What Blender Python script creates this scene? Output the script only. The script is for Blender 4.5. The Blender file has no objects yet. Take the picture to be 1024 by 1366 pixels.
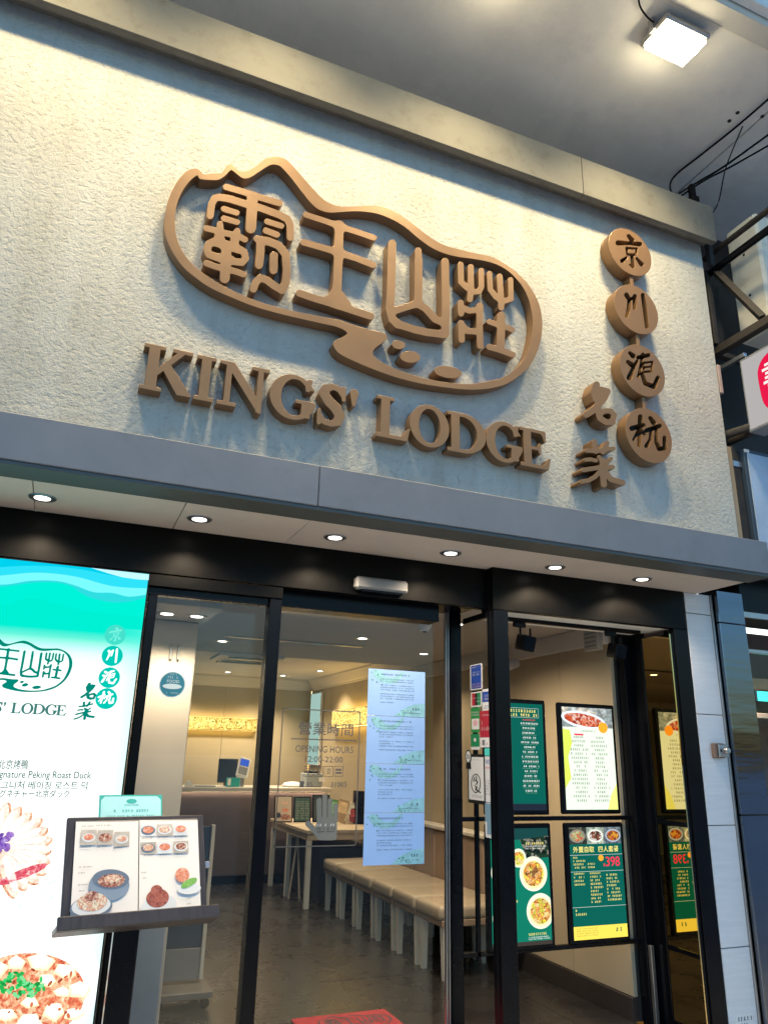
import bpy, bmesh, math, random
import numpy as np
from mathutils import Vector, Matrix
R = math.radians
random.seed(7)
scene = bpy.context.scene
COL = scene.collection

# ------------------------------------------------------------------ camera
F_PX, CX, CY = 990.0, 512.0, 683.0
_U = np.array([585 - CX, -2330 - CY, F_PX]); _U /= np.linalg.norm(_U)
_X = np.array([3039 - CX, 1071 - CY, F_PX]); _X -= _U * (_X @ _U); _X /= np.linalg.norm(_X)
_Y = np.cross(_U, _X)
MW = np.stack([_X, _Y, _U])
CAM = np.array([0, -3.75, 1.5])
cam = bpy.data.cameras.new('camera'); cam_o = bpy.data.objects.new('camera', cam); COL.objects.link(cam_o)
r_, d_, f_ = MW[:, 0], MW[:, 1], MW[:, 2]
cam_o.matrix_world = Matrix(((r_[0], -d_[0], -f_[0], CAM[0]), (r_[1], -d_[1], -f_[1], CAM[1]),
                             (r_[2], -d_[2], -f_[2], CAM[2]), (0, 0, 0, 1)))
cam.sensor_fit = 'VERTICAL'; cam.sensor_height = 36; cam.sensor_width = 27
cam.lens = 36 * F_PX / 1366; cam.clip_end = 3000; cam.clip_start = 0.05
scene.camera = cam_o

# ------------------------------------------------------------------ world, sun, exposure
SUN_EL, SUN_ROT = R(3), R(20)
w = bpy.data.worlds.new('World'); scene.world = w; w.use_nodes = True
nt = w.node_tree; bg = nt.nodes['Background']
sky = nt.nodes.new('ShaderNodeTexSky'); sky.sky_type = 'NISHITA'; sky.sun_disc = False
sky.sun_elevation = SUN_EL; sky.sun_rotation = SUN_ROT; sky.air_density = 1.0; sky.dust_density = 1.9; sky.ozone_density = 3.0
nt.links.new(sky.outputs[0], bg.inputs[0]); bg.inputs[1].default_value = 0.15
sl = bpy.data.lights.new('sun', 'SUN'); sl.energy = 0.1; sl.angle = R(12); sl.color = (1, .93, .85)
so = bpy.data.objects.new('sun', sl); COL.objects.link(so)
so.rotation_euler = (R(90) - SUN_EL, 0, R(180) - SUN_ROT + R(0))
v = scene.view_settings; v.view_transform = 'Standard'; v.look = 'None'; v.gamma = 1; v.exposure = 2.68; v.use_curve_mapping = False
scene.cycles.use_denoising = True
scene.cycles.max_bounces = 8; scene.cycles.transparent_max_bounces = 16; scene.cycles.glossy_bounces = 4
scene.cycles.sample_clamp_indirect = 6; scene.cycles.caustics_reflective = False; scene.cycles.caustics_refractive = False

P_FLOOD, P_CAN, P_ROOM = 5.6, 6, 18.5      # lamp powers (W)
EM = 0.19                                # brightness of lit prints and screens at this exposure

# ------------------------------------------------------------------ measuring helpers
def ray(x, y): return MW @ np.array([x - CX, y - CY, F_PX])
def onY(x, y, Y): d = ray(x, y); return CAM + d * ((Y - CAM[1]) / d[1])
def onZ(x, y, Z): d = ray(x, y); return CAM + d * ((Z - CAM[2]) / d[2])
def onX(x, y, X): d = ray(x, y); return CAM + d * ((X - CAM[0]) / d[0])

# ------------------------------------------------------------------ object helpers
def tag(o, label, cat, group=None, kind=None):
    if label: o['label'] = label
    if cat: o['category'] = cat
    if group: o['group'] = group
    if kind: o['kind'] = kind
    return o
def thing(name, label, cat, loc=(0, 0, 0), group=None):
    o = bpy.data.objects.new(name, None); COL.objects.link(o); o.location = loc; o.empty_display_size = .1
    return tag(o, label, cat, group)
def wloc(o):
    l = Vector(o.location)
    return l + wloc(o.parent) if o.parent else l
def link(name, me, parent=None, recenter=True):
    o = bpy.data.objects.new(name, me); COL.objects.link(o)
    n = len(me.vertices); base = Vector((0, 0, 0))
    if recenter and n:
        co = np.empty(n * 3); me.vertices.foreach_get('co', co); co = co.reshape(-1, 3)
        lo, hi = co.min(0), co.max(0); base = Vector(((lo[0] + hi[0]) / 2, (lo[1] + hi[1]) / 2, lo[2]))
        co -= np.array(base); me.vertices.foreach_set('co', co.ravel()); me.update()
    o.location = base
    if parent:
        o.parent = parent; o.location = base - wloc(parent)
    return o
def mk(name, verts, faces, mat, parent=None, smooth=None):
    me = bpy.data.meshes.new(name); me.from_pydata([tuple(v) for v in verts], [], faces); me.update()
    if mat: me.materials.append(mat)
    if smooth is not None:
        me.shade_smooth(); me.set_sharp_from_angle(angle=R(smooth))
    return link(name, me, parent)
def bm_mesh(name, bm, mat, parent=None, smooth=None):
    me = bpy.data.meshes.new(name); bmesh.ops.recalc_face_normals(bm, faces=bm.faces); bm.to_mesh(me); bm.free()
    if mat: me.materials.append(mat)
    if smooth is not None:
        me.shade_smooth(); me.set_sharp_from_angle(angle=R(smooth))
    return link(name, me, parent)
SEG = 1
def add_box(bm, x0, x1, y0, y1, z0, z1, bev=0, M=None):
    r = bmesh.ops.create_cube(bm, size=1)['verts']
    for q in r: q.co = Vector(((x0 + x1) / 2 + q.co.x * (x1 - x0), (y0 + y1) / 2 + q.co.y * (y1 - y0), (z0 + z1) / 2 + q.co.z * (z1 - z0)))
    if M is not None:
        for q in r: q.co = M @ q.co
    if bev:
        es = list({e for q in r for e in q.link_edges})
        bmesh.ops.bevel(bm, geom=es, offset=bev, segments=SEG, affect='EDGES', profile=.6)
def box(name, x0, x1, y0, y1, z0, z1, mat, parent=None, bev=0.003, M=None):
    bm = bmesh.new(); add_box(bm, x0, x1, y0, y1, z0, z1, bev, M)
    return bm_mesh(name, bm, mat, parent, 25)
def add_tube(bm, pts, rad, seg=8, cap=True):
    pts = [Vector(p) for p in pts]; rings = []
    for i, p in enumerate(pts):
        t = (pts[min(i + 1, len(pts) - 1)] - pts[max(i - 1, 0)]).normalized()
        a = t.cross(Vector((0, 0, 1)) if abs(t.z) < .9 else Vector((1, 0, 0))).normalized(); b = t.cross(a)
        rr = rad[i] if isinstance(rad, (list, tuple)) else rad
        rings.append([bm.verts.new(p + a * math.cos(k * 2 * math.pi / seg) * rr + b * math.sin(k * 2 * math.pi / seg) * rr) for k in range(seg)])
    for A, B in zip(rings, rings[1:]):
        for k in range(seg): bm.faces.new((A[k], A[(k + 1) % seg], B[(k + 1) % seg], B[k]))
    if cap: bm.faces.new(rings[0]); bm.faces.new(rings[-1][::-1])
def tube(name, pts, rad, mat, parent=None, seg=8):
    bm = bmesh.new(); add_tube(bm, pts, rad, seg); return bm_mesh(name, bm, mat, parent, 45)
def lathe(name, prof, center, mat, parent=None, seg=24, axis='Z'):
    vs, fs = [], []
    for r, z in prof:
        for k in range(seg):
            a = 2 * math.pi * k / seg; c, s = math.cos(a) * r, math.sin(a) * r
            vs.append((center[0] + c, center[1] + s, center[2] + z) if axis == 'Z' else (center[0] + c, center[1] - z, center[2] + s))
    for i in range(len(prof) - 1):
        for k in range(seg): fs.append((i * seg + k, i * seg + (k + 1) % seg, (i + 1) * seg + (k + 1) % seg, (i + 1) * seg + k))
    fs.append(tuple(range(seg))); fs.append(tuple(range((len(prof) - 1) * seg, len(prof) * seg)))
    return mk(name, vs, fs, mat, parent, 40)
def smooth_closed(pts, sub=4):
    p = np.array(pts, float); n = len(p); out = []
    for i in range(n):
        a, b, c, d = p[i - 1], p[i], p[(i + 1) % n], p[(i + 2) % n]
        for k in range(sub):
            t = k / sub
            out.append(.5 * ((2 * b) + (c - a) * t + (2 * a - 5 * b + 4 * c - d) * t * t + (3 * b - a - 3 * c + d) * t ** 3))
    return out

# planes for flat work: u right, v up, n towards the viewer
class Plane:
    def __init__(s, O, U, V): s.O, s.U, s.V = Vector(O), Vector(U), Vector(V); s.N = s.U.cross(s.V)
    def w(s, u, v, n=0): return s.O + s.U * u + s.V * v + s.N * n
def FY(Y): return Plane((0, Y, 0), (1, 0, 0), (0, 0, 1))
def flat(pl, pts, n, mat, name, parent):
    a = sum(pts[i - 1][0] * pts[i][1] - pts[i][0] * pts[i - 1][1] for i in range(len(pts)))
    if a < 0: pts = pts[::-1]
    return mk(name, [pl.w(p[0], p[1], n) for p in pts], [tuple(range(len(pts)))], mat, parent)
def slab_shape(pl, pts, n0, n1, mat, name, parent):
    a = sum(pts[i - 1][0] * pts[i][1] - pts[i][0] * pts[i - 1][1] for i in range(len(pts)))
    if a < 0: pts = pts[::-1]
    k = len(pts); vs = [pl.w(p[0], p[1], n0) for p in pts] + [pl.w(p[0], p[1], n1) for p in pts]
    fs = [tuple(range(k, 2 * k)), tuple(range(k))[::-1]] + [(i, (i + 1) % k, k + (i + 1) % k, k + i) for i in range(k)]
    return mk(name, vs, fs, mat, parent, 40)
def rect(pl, u0, u1, v0, v1, n, mat, name, parent): return flat(pl, [(u0, v0), (u1, v0), (u1, v1), (u0, v1)], n, mat, name, parent)
def ell_pts(u, v, a, b, rot=0, k=32):
    c, s = math.cos(rot), math.sin(rot)
    return [(u + a * math.cos(t) * c - b * math.sin(t) * s, v + a * math.cos(t) * s + b * math.sin(t) * c) for t in np.linspace(0, 2 * math.pi, k, endpoint=False)]
def ell(pl, u, v, a, b, n, mat, name, parent, rot=0, k=32): return flat(pl, ell_pts(u, v, a, b, rot, k), n, mat, name, parent)
def rects(pl, rs, n, mat, name, parent, stuff=False):
    vs, fs = [], []
    for (u0, u1, v0, v1) in rs:
        i = len(vs); vs += [pl.w(u0, v0, n), pl.w(u1, v0, n), pl.w(u1, v1, n), pl.w(u0, v1, n)]; fs.append((i, i + 1, i + 2, i + 3))
    o = mk(name, vs, fs, mat, parent)
    if name.endswith('print'): o['kind'] = 'stuff'
    return o
def glyph_row(u0, u1, v, h, rng, cjk=True, gap=.25):
    """unreadably small writing: a row of broken little strokes"""
    out, u = [], u0
    while u < u1 - h * .3:
        wd = h * (rng.uniform(.7, .95) if cjk else rng.uniform(.35, .6))
        if rng.random() > .07:
            e = min(u + wd, u1); k = rng.choice((2, 3))
            for j in range(k):
                a = v + h * (j + .15) / k; out.append((u + rng.uniform(.05, .4) * wd, e - rng.uniform(.05, .4) * wd, a, a + h * .42 / k))
            x = u + wd * rng.uniform(.2, .7); out.append((x, x + wd * .2, v + h * .02, v + h * .98))
            if rng.random() > .5: x = u + wd * rng.uniform(.05, .85); out.append((x, x + wd * .16, v + h * .1, v + h * .6))
        u += wd + h * gap * (.9 if cjk else .7) + (h * 1.0 if rng.random() < .08 else 0)
    return out

_fcache = {}
def text_mesh(s):
    if s not in _fcache:
        cu = bpy.data.curves.new('t', 'FONT'); cu.body = s; cu.size = 1; cu.align_x = 'LEFT'; cu.resolution_u = 3; cu.offset = .007
        o = bpy.data.objects.new('t', cu); COL.objects.link(o); bpy.context.view_layer.update()
        me = bpy.data.meshes.new_from_object(o.evaluated_get(bpy.context.evaluated_depsgraph_get()))
        vs = np.array([q.co[:2] for q in me.vertices]); fs = [tuple(p.vertices) for p in me.polygons]
        bpy.data.objects.remove(o); bpy.data.curves.remove(cu); bpy.data.meshes.remove(me)
        _fcache[s] = (vs, fs)
    return _fcache[s]
def text(pl, s, u0, u1, v0, v1, n, mat, parent, name='lettering', skew=0):
    """writing fitted into a box on a plane"""
    vs, fs = text_mesh(s); lo, hi = vs.min(0), vs.max(0); q = (vs - lo) / (hi - lo)
    return mk(name, [pl.w(u0 + a * (u1 - u0), v0 + b * (v1 - v0) + skew * a, n) for a, b in q], fs, mat, parent)

# ------------------------------------------------------------------ shapes from distance fields
def seg_d(Xg, Yg, a, b):
    ra = a[2]; rb = b[2] if len(b) > 2 else ra
    dx, dy = b[0] - a[0], b[1] - a[1]; L = dx * dx + dy * dy + 1e-9
    t = np.clip(((Xg - a[0]) * dx + (Yg - a[1]) * dy) / L, 0, 1)
    return np.hypot(Xg - a[0] - t * dx, Yg - a[1] - t * dy) - (ra + (rb - ra) * t)
def strokes_field(Xg, Yg, strokes, k):
    acc = None; D = []
    for st in strokes:
        r = st[0]; pts = [(p[0], p[1], p[2] if len(p) > 2 else r) for p in st[1:]]
        d = None
        for a, b in zip(pts, pts[1:]):
            e = seg_d(Xg, Yg, a, b); d = e if d is None else np.minimum(d, e)
        D.append(d)
    D = np.stack(D)
    if not k: return D.min(0)
    m = D.min(0); return m - k * np.log(np.exp(-(D - m) / k).sum(0))
def poly_d(Xg, Yg, pts):
    d = np.full(Xg.shape, 1e9); ins = np.zeros(Xg.shape, bool); n = len(pts)
    for i in range(n):
        x0, y0 = pts[i - 1]; x1, y1 = pts[i]
        d = np.minimum(d, seg_d(Xg, Yg, (x0, y0, 0), (x1, y1, 0)))
        if y0 != y1:
            c = ((y0 > Yg) != (y1 > Yg)) & (Xg < (x1 - x0) * (Yg - y0) / (y1 - y0) + x0); ins ^= c
    return np.where(ins, -d, d)
def rect_d(Xg, Yg, x0, x1, y0, y1): return np.maximum(np.maximum(x0 - Xg, Xg - x1), np.maximum(y0 - Yg, Yg - y1))
def ell_d(Xg, Yg, cx, cy, a, b): return (np.hypot((Xg - cx) / a, (Yg - cy) / b) - 1) * min(a, b)
def contours(xs, ys, Fv):
    Fv = Fv.copy(); Fv[0] = Fv[-1] = 9; Fv[:, 0] = Fv[:, -1] = 9; Fv[np.abs(Fv) < 1e-7] = 1e-7
    S = Fv < 0; idx = S[:-1, :-1] * 1 + S[:-1, 1:] * 2 + S[1:, 1:] * 4 + S[1:, :-1] * 8
    T = {1: ((3, 0),), 2: ((0, 1),), 3: ((3, 1),), 4: ((1, 2),), 5: ((3, 2), (1, 0)), 6: ((0, 2),), 7: ((3, 2),), 8: ((2, 3),), 9: ((2, 0),),
         10: ((0, 3), (2, 1)), 11: ((2, 1),), 12: ((1, 3),), 13: ((1, 0),), 14: ((0, 3),)}
    def pt(j, i, e):
        (j0, i0), (j1, i1) = (((j, i), (j, i + 1)), ((j, i + 1), (j + 1, i + 1)), ((j + 1, i), (j + 1, i + 1)), ((j, i), (j + 1, i)))[e]
        a, b = Fv[j0, i0], Fv[j1, i1]; t = a / (a - b)
        return ((j0, i0, j1, i1), (xs[i0] + (xs[i1] - xs[i0]) * t, ys[j0] + (ys[j1] - ys[j0]) * t))
    nxt, pos = {}, {}
    for j, i in zip(*np.nonzero((idx > 0) & (idx < 15))):
        for a, b in T[int(idx[j, i])]:
            ka, pa = pt(j, i, a); kb, pb = pt(j, i, b); nxt[ka] = kb; pos[ka] = pa; pos[kb] = pb
    loops = []
    while nxt:
        k0 = next(iter(nxt)); k = k0; L = []
        while k in nxt:
            L.append(pos[k]); k = nxt.pop(k)
            if k == k0: break
        if len(L) > 6: loops.append(L)
    return loops
def simplify(L, tol):
    L = np.array(L); keep = [0]
    i = 0; n = len(L)
    while i < n - 1:
        j = i + 2
        while j < n and j - i < 14:
            a, b = L[i], L[j]; d = b - a; ln = np.hypot(*d) + 1e-12
            s = L[i + 1:j] - a
            if np.abs(s[:, 0] * d[1] - s[:, 1] * d[0]).max() / ln > tol: break
            j += 1
        i = j - 1; keep.append(i)
    return [tuple(L[k]) for k in keep if k < n]
def field_loops(x0, x1, y0, y1, step, fn, tol=.12):
    xs = np.arange(x0, x1 + step, step); ys = np.arange(y0, y1 + step, step); Xg, Yg = np.meshgrid(xs, ys)
    return [simplify(L, step * tol) for L in contours(xs, ys, fn(Xg, Yg))]
def loops_mesh(loops, thick=0.0, bev=0.0):
    """fill closed loops (holes allowed), optionally extrude; returns verts (u,v,n), faces"""
    cu = bpy.data.curves.new('c', 'CURVE'); cu.dimensions = '2D'; cu.fill_mode = 'BOTH'
    if thick: cu.extrude = thick / 2 - bev; cu.bevel_depth = bev; cu.bevel_resolution = 1; cu.offset = -bev
    for L in loops:
        sp = cu.splines.new('POLY'); sp.points.add(len(L) - 1); sp.use_cyclic_u = True
        sp.points.foreach_set('co', np.hstack([np.array(L), np.zeros((len(L), 1)), np.ones((len(L), 1))]).ravel())
    o = bpy.data.objects.new('c', cu); COL.objects.link(o); bpy.context.view_layer.update()
    me = bpy.data.meshes.new_from_object(o.evaluated_get(bpy.context.evaluated_depsgraph_get()))
    vs = [tuple(q.co) for q in me.vertices]; fs = [tuple(p.vertices) for p in me.polygons]
    bpy.data.objects.remove(o); bpy.data.curves.remove(cu); bpy.data.meshes.remove(me)
    return vs, fs
def cutout(pl, loops, n0, n1, mat, name, parent, bev=.0015):
    vs, fs = loops_mesh(loops, n1 - n0, bev); m = (n0 + n1) / 2
    bm = bmesh.new(); q = [bm.verts.new(pl.w(a, b, c + m)) for a, b, c in vs]
    for f in fs:
        try: bm.faces.new([q[i] for i in f])
        except ValueError: pass
    bmesh.ops.remove_doubles(bm, verts=bm.verts, dist=1e-5)
    return bm_mesh(name, bm, mat, parent, 17)
def flat_loops(pl, loops, n, mat, name, parent):
    vs, fs = loops_mesh(loops)
    return mk(name, [pl.w(a, b, n) for a, b, c in vs], fs, mat, parent)

# ------------------------------------------------------------------ materials
MATS = {}
def nodes(name):
    m = bpy.data.materials.new(name); m.use_nodes = True; t = m.node_tree
    for x in list(t.nodes): t.nodes.remove(x)
    o = t.nodes.new('ShaderNodeOutputMaterial'); return m, t, o
def N(t, ty, **kw):
    x = t.nodes.new(ty)
    for k, val in kw.items():
        if k.startswith('i_'): x.inputs[k[2:].replace('_', ' ')].default_value = val
        else: setattr(x, k, val)
    return x
def coords(t, scale=(1, 1, 1)):
    g = N(t, 'ShaderNodeNewGeometry'); mp = N(t, 'ShaderNodeMapping'); mp.inputs['Scale'].default_value = scale
    t.links.new(g.outputs['Position'], mp.inputs[0]); return mp.outputs[0]
def ramp(t, stops, interp='LINEAR'):
    r = t.nodes.new('ShaderNodeValToRGB'); r.color_ramp.interpolation = interp; e = r.color_ramp.elements
    while len(e) < len(stops): e.new(.5)
    for x, (p, c) in zip(e, stops): x.position = p; x.color = (*c, 1) if len(c) == 3 else c
    return r
def pbr(name, col, rough=.5, metal=0, spec=.5, var=.08, vscale=3, bump=0, bscale=60, stretch=(1, 1, 1), rvar=.1, coat=0, dirt=None):
    """base colour with uneven tone, uneven gloss and fine relief"""
    if name in MATS: return MATS[name]
    m, t, o = nodes(name); b = N(t, 'ShaderNodeBsdfPrincipled'); t.links.new(b.outputs[0], o.inputs[0])
    c = coords(t, stretch)
    n1 = N(t, 'ShaderNodeTexNoise', i_Scale=vscale, i_Detail=6, i_Roughness=.65); t.links.new(c, n1.inputs['Vector'])
    lo = [max(0, x * (1 - var)) for x in col]; hi = [min(1, x * (1 + var)) for x in col]
    r = ramp(t, [(.3, lo), (.7, hi)]); t.links.new(n1.outputs[0], r.inputs[0]); src = r.outputs[0]
    if dirt:
        n3 = N(t, 'ShaderNodeTexNoise', i_Scale=dirt[0], i_Detail=8, i_Roughness=.7); t.links.new(c, n3.inputs['Vector'])
        r3 = ramp(t, [(.52, (0, 0, 0)), (.72, (dirt[2],) * 3)]); t.links.new(n3.outputs[0], r3.inputs[0])
        mx = N(t, 'ShaderNodeMix', data_type='RGBA'); mx.inputs[7].default_value = (*dirt[1], 1)
        t.links.new(r3.outputs[0], mx.inputs[0]); t.links.new(src, mx.inputs[6]); src = mx.outputs[2]
    t.links.new(src, b.inputs['Base Color'])
    rr = N(t, 'ShaderNodeMapRange'); rr.inputs[3].default_value = max(.02, rough - rvar); rr.inputs[4].default_value = min(1, rough + rvar)
    t.links.new(n1.outputs[0], rr.inputs[0]); t.links.new(rr.outputs[0], b.inputs['Roughness'])
    b.inputs['Metallic'].default_value = metal; b.inputs['Specular IOR Level'].default_value = spec
    if coat: b.inputs['Coat Weight'].default_value = coat; b.inputs['Coat Roughness'].default_value = .08
    if bump:
        n2 = N(t, 'ShaderNodeTexNoise', i_Scale=bscale, i_Detail=4); t.links.new(c, n2.inputs['Vector'])
        bp = N(t, 'ShaderNodeBump', i_Strength=bump, i_Distance=.004); t.links.new(n2.outputs[0], bp.inputs['Height']); t.links.new(bp.outputs[0], b.inputs['Normal'])
    MATS[name] = m; return m
def emit(name, col, s=1.0):
    if name in MATS: return MATS[name]
    m, t, o = nodes(name); e = N(t, 'ShaderNodeEmission'); e.inputs[0].default_value = (*col, 1); e.inputs[1].default_value = s * EM
    t.links.new(e.outputs[0], o.inputs[0]); MATS[name] = m; return m
def food(name, cols, scale=30, s=1.0, lit=True, warp=.4):
    """printed picture of food: warped cells of the given colours"""
    if name in MATS: return MATS[name]
    m, t, o = nodes(name); c = coords(t)
    nz = N(t, 'ShaderNodeTexNoise', i_Scale=scale * .7, i_Detail=3); t.links.new(c, nz.inputs['Vector'])
    mx = N(t, 'ShaderNodeMix', data_type='RGBA', blend_type='LINEAR_LIGHT'); mx.inputs[0].default_value = warp * 3 / scale
    t.links.new(c, mx.inputs[6]); t.links.new(nz.outputs['Color'], mx.inputs[7])
    vo = N(t, 'ShaderNodeTexVoronoi', i_Scale=scale); t.links.new(mx.outputs[2], vo.inputs['Vector'])
    sp = N(t, 'ShaderNodeSeparateColor'); t.links.new(vo.outputs['Color'], sp.inputs[0])
    k = len(cols); r = ramp(t, [(i / k, cc) for i, cc in enumerate(cols)], 'CONSTANT'); t.links.new(sp.outputs[0], r.inputs[0])
    n2 = N(t, 'ShaderNodeTexNoise', i_Scale=scale * 3, i_Detail=4); t.links.new(c, n2.inputs['Vector'])
    r2 = ramp(t, [(.35, (.45, .42, .4)), (.65, (1.1, 1.1, 1.1))]); t.links.new(n2.outputs[0], r2.inputs[0])
    m2 = N(t, 'ShaderNodeMix', data_type='RGBA', blend_type='MULTIPLY'); m2.inputs[0].default_value = 1
    t.links.new(r.outputs[0], m2.inputs[6]); t.links.new(r2.outputs[0], m2.inputs[7])
    if lit:
        e = N(t, 'ShaderNodeEmission'); e.inputs[1].default_value = s * EM; t.links.new(m2.outputs[2], e.inputs[0])
    else:
        e = N(t, 'ShaderNodeBsdfPrincipled'); e.inputs['Roughness'].default_value = .35; t.links.new(m2.outputs[2], e.inputs['Base Color'])
    t.links.new(e.outputs[0], o.inputs[0]); MATS[name] = m; return m
def photo(name, stops, scale=18, s=1.0, lit=True, dist=1.2, fine=.35):
    """printed photograph of food: soft warped tones with fine grain"""
    if name in MATS: return MATS[name]
    m, t, o = nodes(name); c = coords(t)
    nz = N(t, 'ShaderNodeTexNoise', i_Scale=scale, i_Detail=5, i_Roughness=.55, i_Distortion=dist); t.links.new(c, nz.inputs['Vector'])
    k = len(stops); r = ramp(t, [(.30 + .42 * i / (k - 1), cc) for i, cc in enumerate(stops)]); t.links.new(nz.outputs[0], r.inputs[0])
    n2 = N(t, 'ShaderNodeTexNoise', i_Scale=scale * 5, i_Detail=3); t.links.new(c, n2.inputs['Vector'])
    r2 = ramp(t, [(.3, (1 - fine,) * 3), (.62, (1.08,) * 3)]); t.links.new(n2.outputs[0], r2.inputs[0])
    m2 = N(t, 'ShaderNodeMix', data_type='RGBA', blend_type='MULTIPLY'); m2.inputs[0].default_value = 1
    t.links.new(r.outputs[0], m2.inputs[6]); t.links.new(r2.outputs[0], m2.inputs[7])
    if lit: e = N(t, 'ShaderNodeEmission'); e.inputs[1].default_value = s * EM; t.links.new(m2.outputs[2], e.inputs[0])
    else: e = N(t, 'ShaderNodeBsdfPrincipled'); e.inputs['Roughness'].default_value = .35; t.links.new(m2.outputs[2], e.inputs['Base Color'])
    t.links.new(e.outputs[0], o.inputs[0]); MATS[name] = m; return m
def glass(name, tint=(.96, .97, .96), refl=1.0, base=.04, rough=0.0, gcol=(1, 1, 1)):
    if name in MATS: return MATS[name]
    m, t, o = nodes(name); g = N(t, 'ShaderNodeNewGeometry')
    dt = N(t, 'ShaderNodeVectorMath', operation='DOT_PRODUCT'); t.links.new(g.outputs['Incoming'], dt.inputs[0]); t.links.new(g.outputs['Normal'], dt.inputs[1])
    ab = N(t, 'ShaderNodeMath', operation='ABSOLUTE'); t.links.new(dt.outputs['Value'], ab.inputs[0])
    on = N(t, 'ShaderNodeMath', operation='SUBTRACT'); on.inputs[0].default_value = 1; t.links.new(ab.outputs[0], on.inputs[1])
    pw = N(t, 'ShaderNodeMath', operation='POWER'); pw.inputs[1].default_value = 5; t.links.new(on.outputs[0], pw.inputs[0])
    ma = N(t, 'ShaderNodeMath', operation='MULTIPLY_ADD', use_clamp=True); ma.inputs[1].default_value = (1 - base) * refl; ma.inputs[2].default_value = base * refl
    t.links.new(pw.outputs[0], ma.inputs[0])
    tr = N(t, 'ShaderNodeBsdfTransparent'); tr.inputs[0].default_value = (*tint, 1)
    gl = N(t, 'ShaderNodeBsdfGlossy'); gl.inputs['Roughness'].default_value = rough; gl.inputs[0].default_value = (*gcol, 1)
    mx = N(t, 'ShaderNodeMixShader'); t.links.new(ma.outputs[0], mx.inputs[0]); t.links.new(tr.outputs[0], mx.inputs[1]); t.links.new(gl.outputs[0], mx.inputs[2])
    t.links.new(mx.outputs[0], o.inputs[0]); MATS[name] = m; return m

def stucco_mat():
    m, t, o = nodes('cream_stucco'); b = N(t, 'ShaderNodeBsdfPrincipled'); t.links.new(b.outputs[0], o.inputs[0])
    c = coords(t, (1, 1, .95))
    n0 = N(t, 'ShaderNodeTexNoise', i_Scale=1.3, i_Detail=5); t.links.new(c, n0.inputs['Vector'])
    r = ramp(t, [(.3, (.50, .478, .425)), (.7, (.565, .543, .49))]); t.links.new(n0.outputs[0], r.inputs[0])
    c2 = coords(t, (7, 7, .35)); ns = N(t, 'ShaderNodeTexNoise', i_Scale=1.6, i_Detail=7, i_Roughness=.65); t.links.new(c2, ns.inputs['Vector'])   # rain streaks and patches of grime
    rs_ = ramp(t, [(.40, (1, 1, 1)), (.62, (.93, .92, .90)), (.80, (.80, .78, .74))]); t.links.new(ns.outputs[0], rs_.inputs[0])
    ng = N(t, 'ShaderNodeTexNoise', i_Scale=3.2, i_Detail=9, i_Roughness=.7); t.links.new(c, ng.inputs['Vector'])
    rg = ramp(t, [(.45, (1, 1, 1)), (.75, (.86, .85, .82))]); t.links.new(ng.outputs[0], rg.inputs[0])
    ma_ = N(t, 'ShaderNodeMix', data_type='RGBA', blend_type='MULTIPLY'); ma_.inputs[0].default_value = 1; t.links.new(r.outputs[0], ma_.inputs[6]); t.links.new(rs_.outputs[0], ma_.inputs[7])
    mb_ = N(t, 'ShaderNodeMix', data_type='RGBA', blend_type='MULTIPLY'); mb_.inputs[0].default_value = 1; t.links.new(ma_.outputs[2], mb_.inputs[6]); t.links.new(rg.outputs[0], mb_.inputs[7])
    t.links.new(mb_.outputs[2], b.inputs['Base Color']); b.inputs['Roughness'].default_value = .9
    n1 = N(t, 'ShaderNodeTexNoise', i_Scale=40, i_Detail=6, i_Roughness=.64, i_Distortion=.12); t.links.new(c, n1.inputs['Vector'])
    r1 = ramp(t, [(.30, (0, 0, 0)), (.46, (.62, .62, .62)), (.75, (1, 1, 1))]); t.links.new(n1.outputs[0], r1.inputs[0])
    n2 = N(t, 'ShaderNodeTexNoise', i_Scale=120, i_Detail=4); t.links.new(c, n2.inputs['Vector'])
    ad = N(t, 'ShaderNodeMath', operation='MULTIPLY_ADD'); ad.inputs[1].default_value = .5
    t.links.new(n2.outputs[0], ad.inputs[0]); t.links.new(r1.outputs[0], ad.inputs[2])
    bp = N(t, 'ShaderNodeBump', i_Strength=.8, i_Distance=.0075); t.links.new(ad.outputs[0], bp.inputs['Height']); t.links.new(bp.outputs[0], b.inputs['Normal'])
    return m
STUCCO = stucco_mat()
BRONZE = pbr('bronze_paint', (.25, .138, .062), .38, .35, .5, var=.05, vscale=4, bump=.03, bscale=200)
CUTBLACK = pbr('black_recess', (.012, .011, .010), .6)
FASCIA = pbr('fascia_grey', (.180, .185, .205), .45, .1, var=.10, vscale=2.2, bump=.05, bscale=40, dirt=(5, (.13, .13, .14), .5))
FASC_DK = pbr('fascia_underside', (.075, .08, .075), .5, var=.12, vscale=3)  # darker than the fascia grey: shade of the downward face put into the colour
SOFFIT = pbr('soffit_plaster', (.60, .51, .44), .8, var=.07, vscale=3, bump=.12, bscale=90, dirt=(6, (.52, .44, .38), .5))
BLACKM = pbr('black_metal', (.0035, .004, .006), .22, .0, .14, var=.3, vscale=6, rvar=.08)
BLACKH = pbr('black_header', (.0028, .0026, .0025), .36, .0, .12, var=.3, vscale=8, rvar=.06, dirt=(120, (.03, .028, .025), .12))
ALU = pbr('brushed_aluminium', (.42, .42, .42), .32, .9, var=.1, vscale=20)
STEEL = pbr('polished_steel', (.15, .17, .21), .10, 1.0, var=.10, vscale=1.5, bump=.9, bscale=1.6, stretch=(.4, .4, 3.2), rvar=.05)
BEAM = pbr('beam_paint', (.165, .156, .135), .75, .0, .15, var=.08, vscale=2, dirt=(9, (.10, .09, .068), .6), bump=.05, bscale=50)
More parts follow.
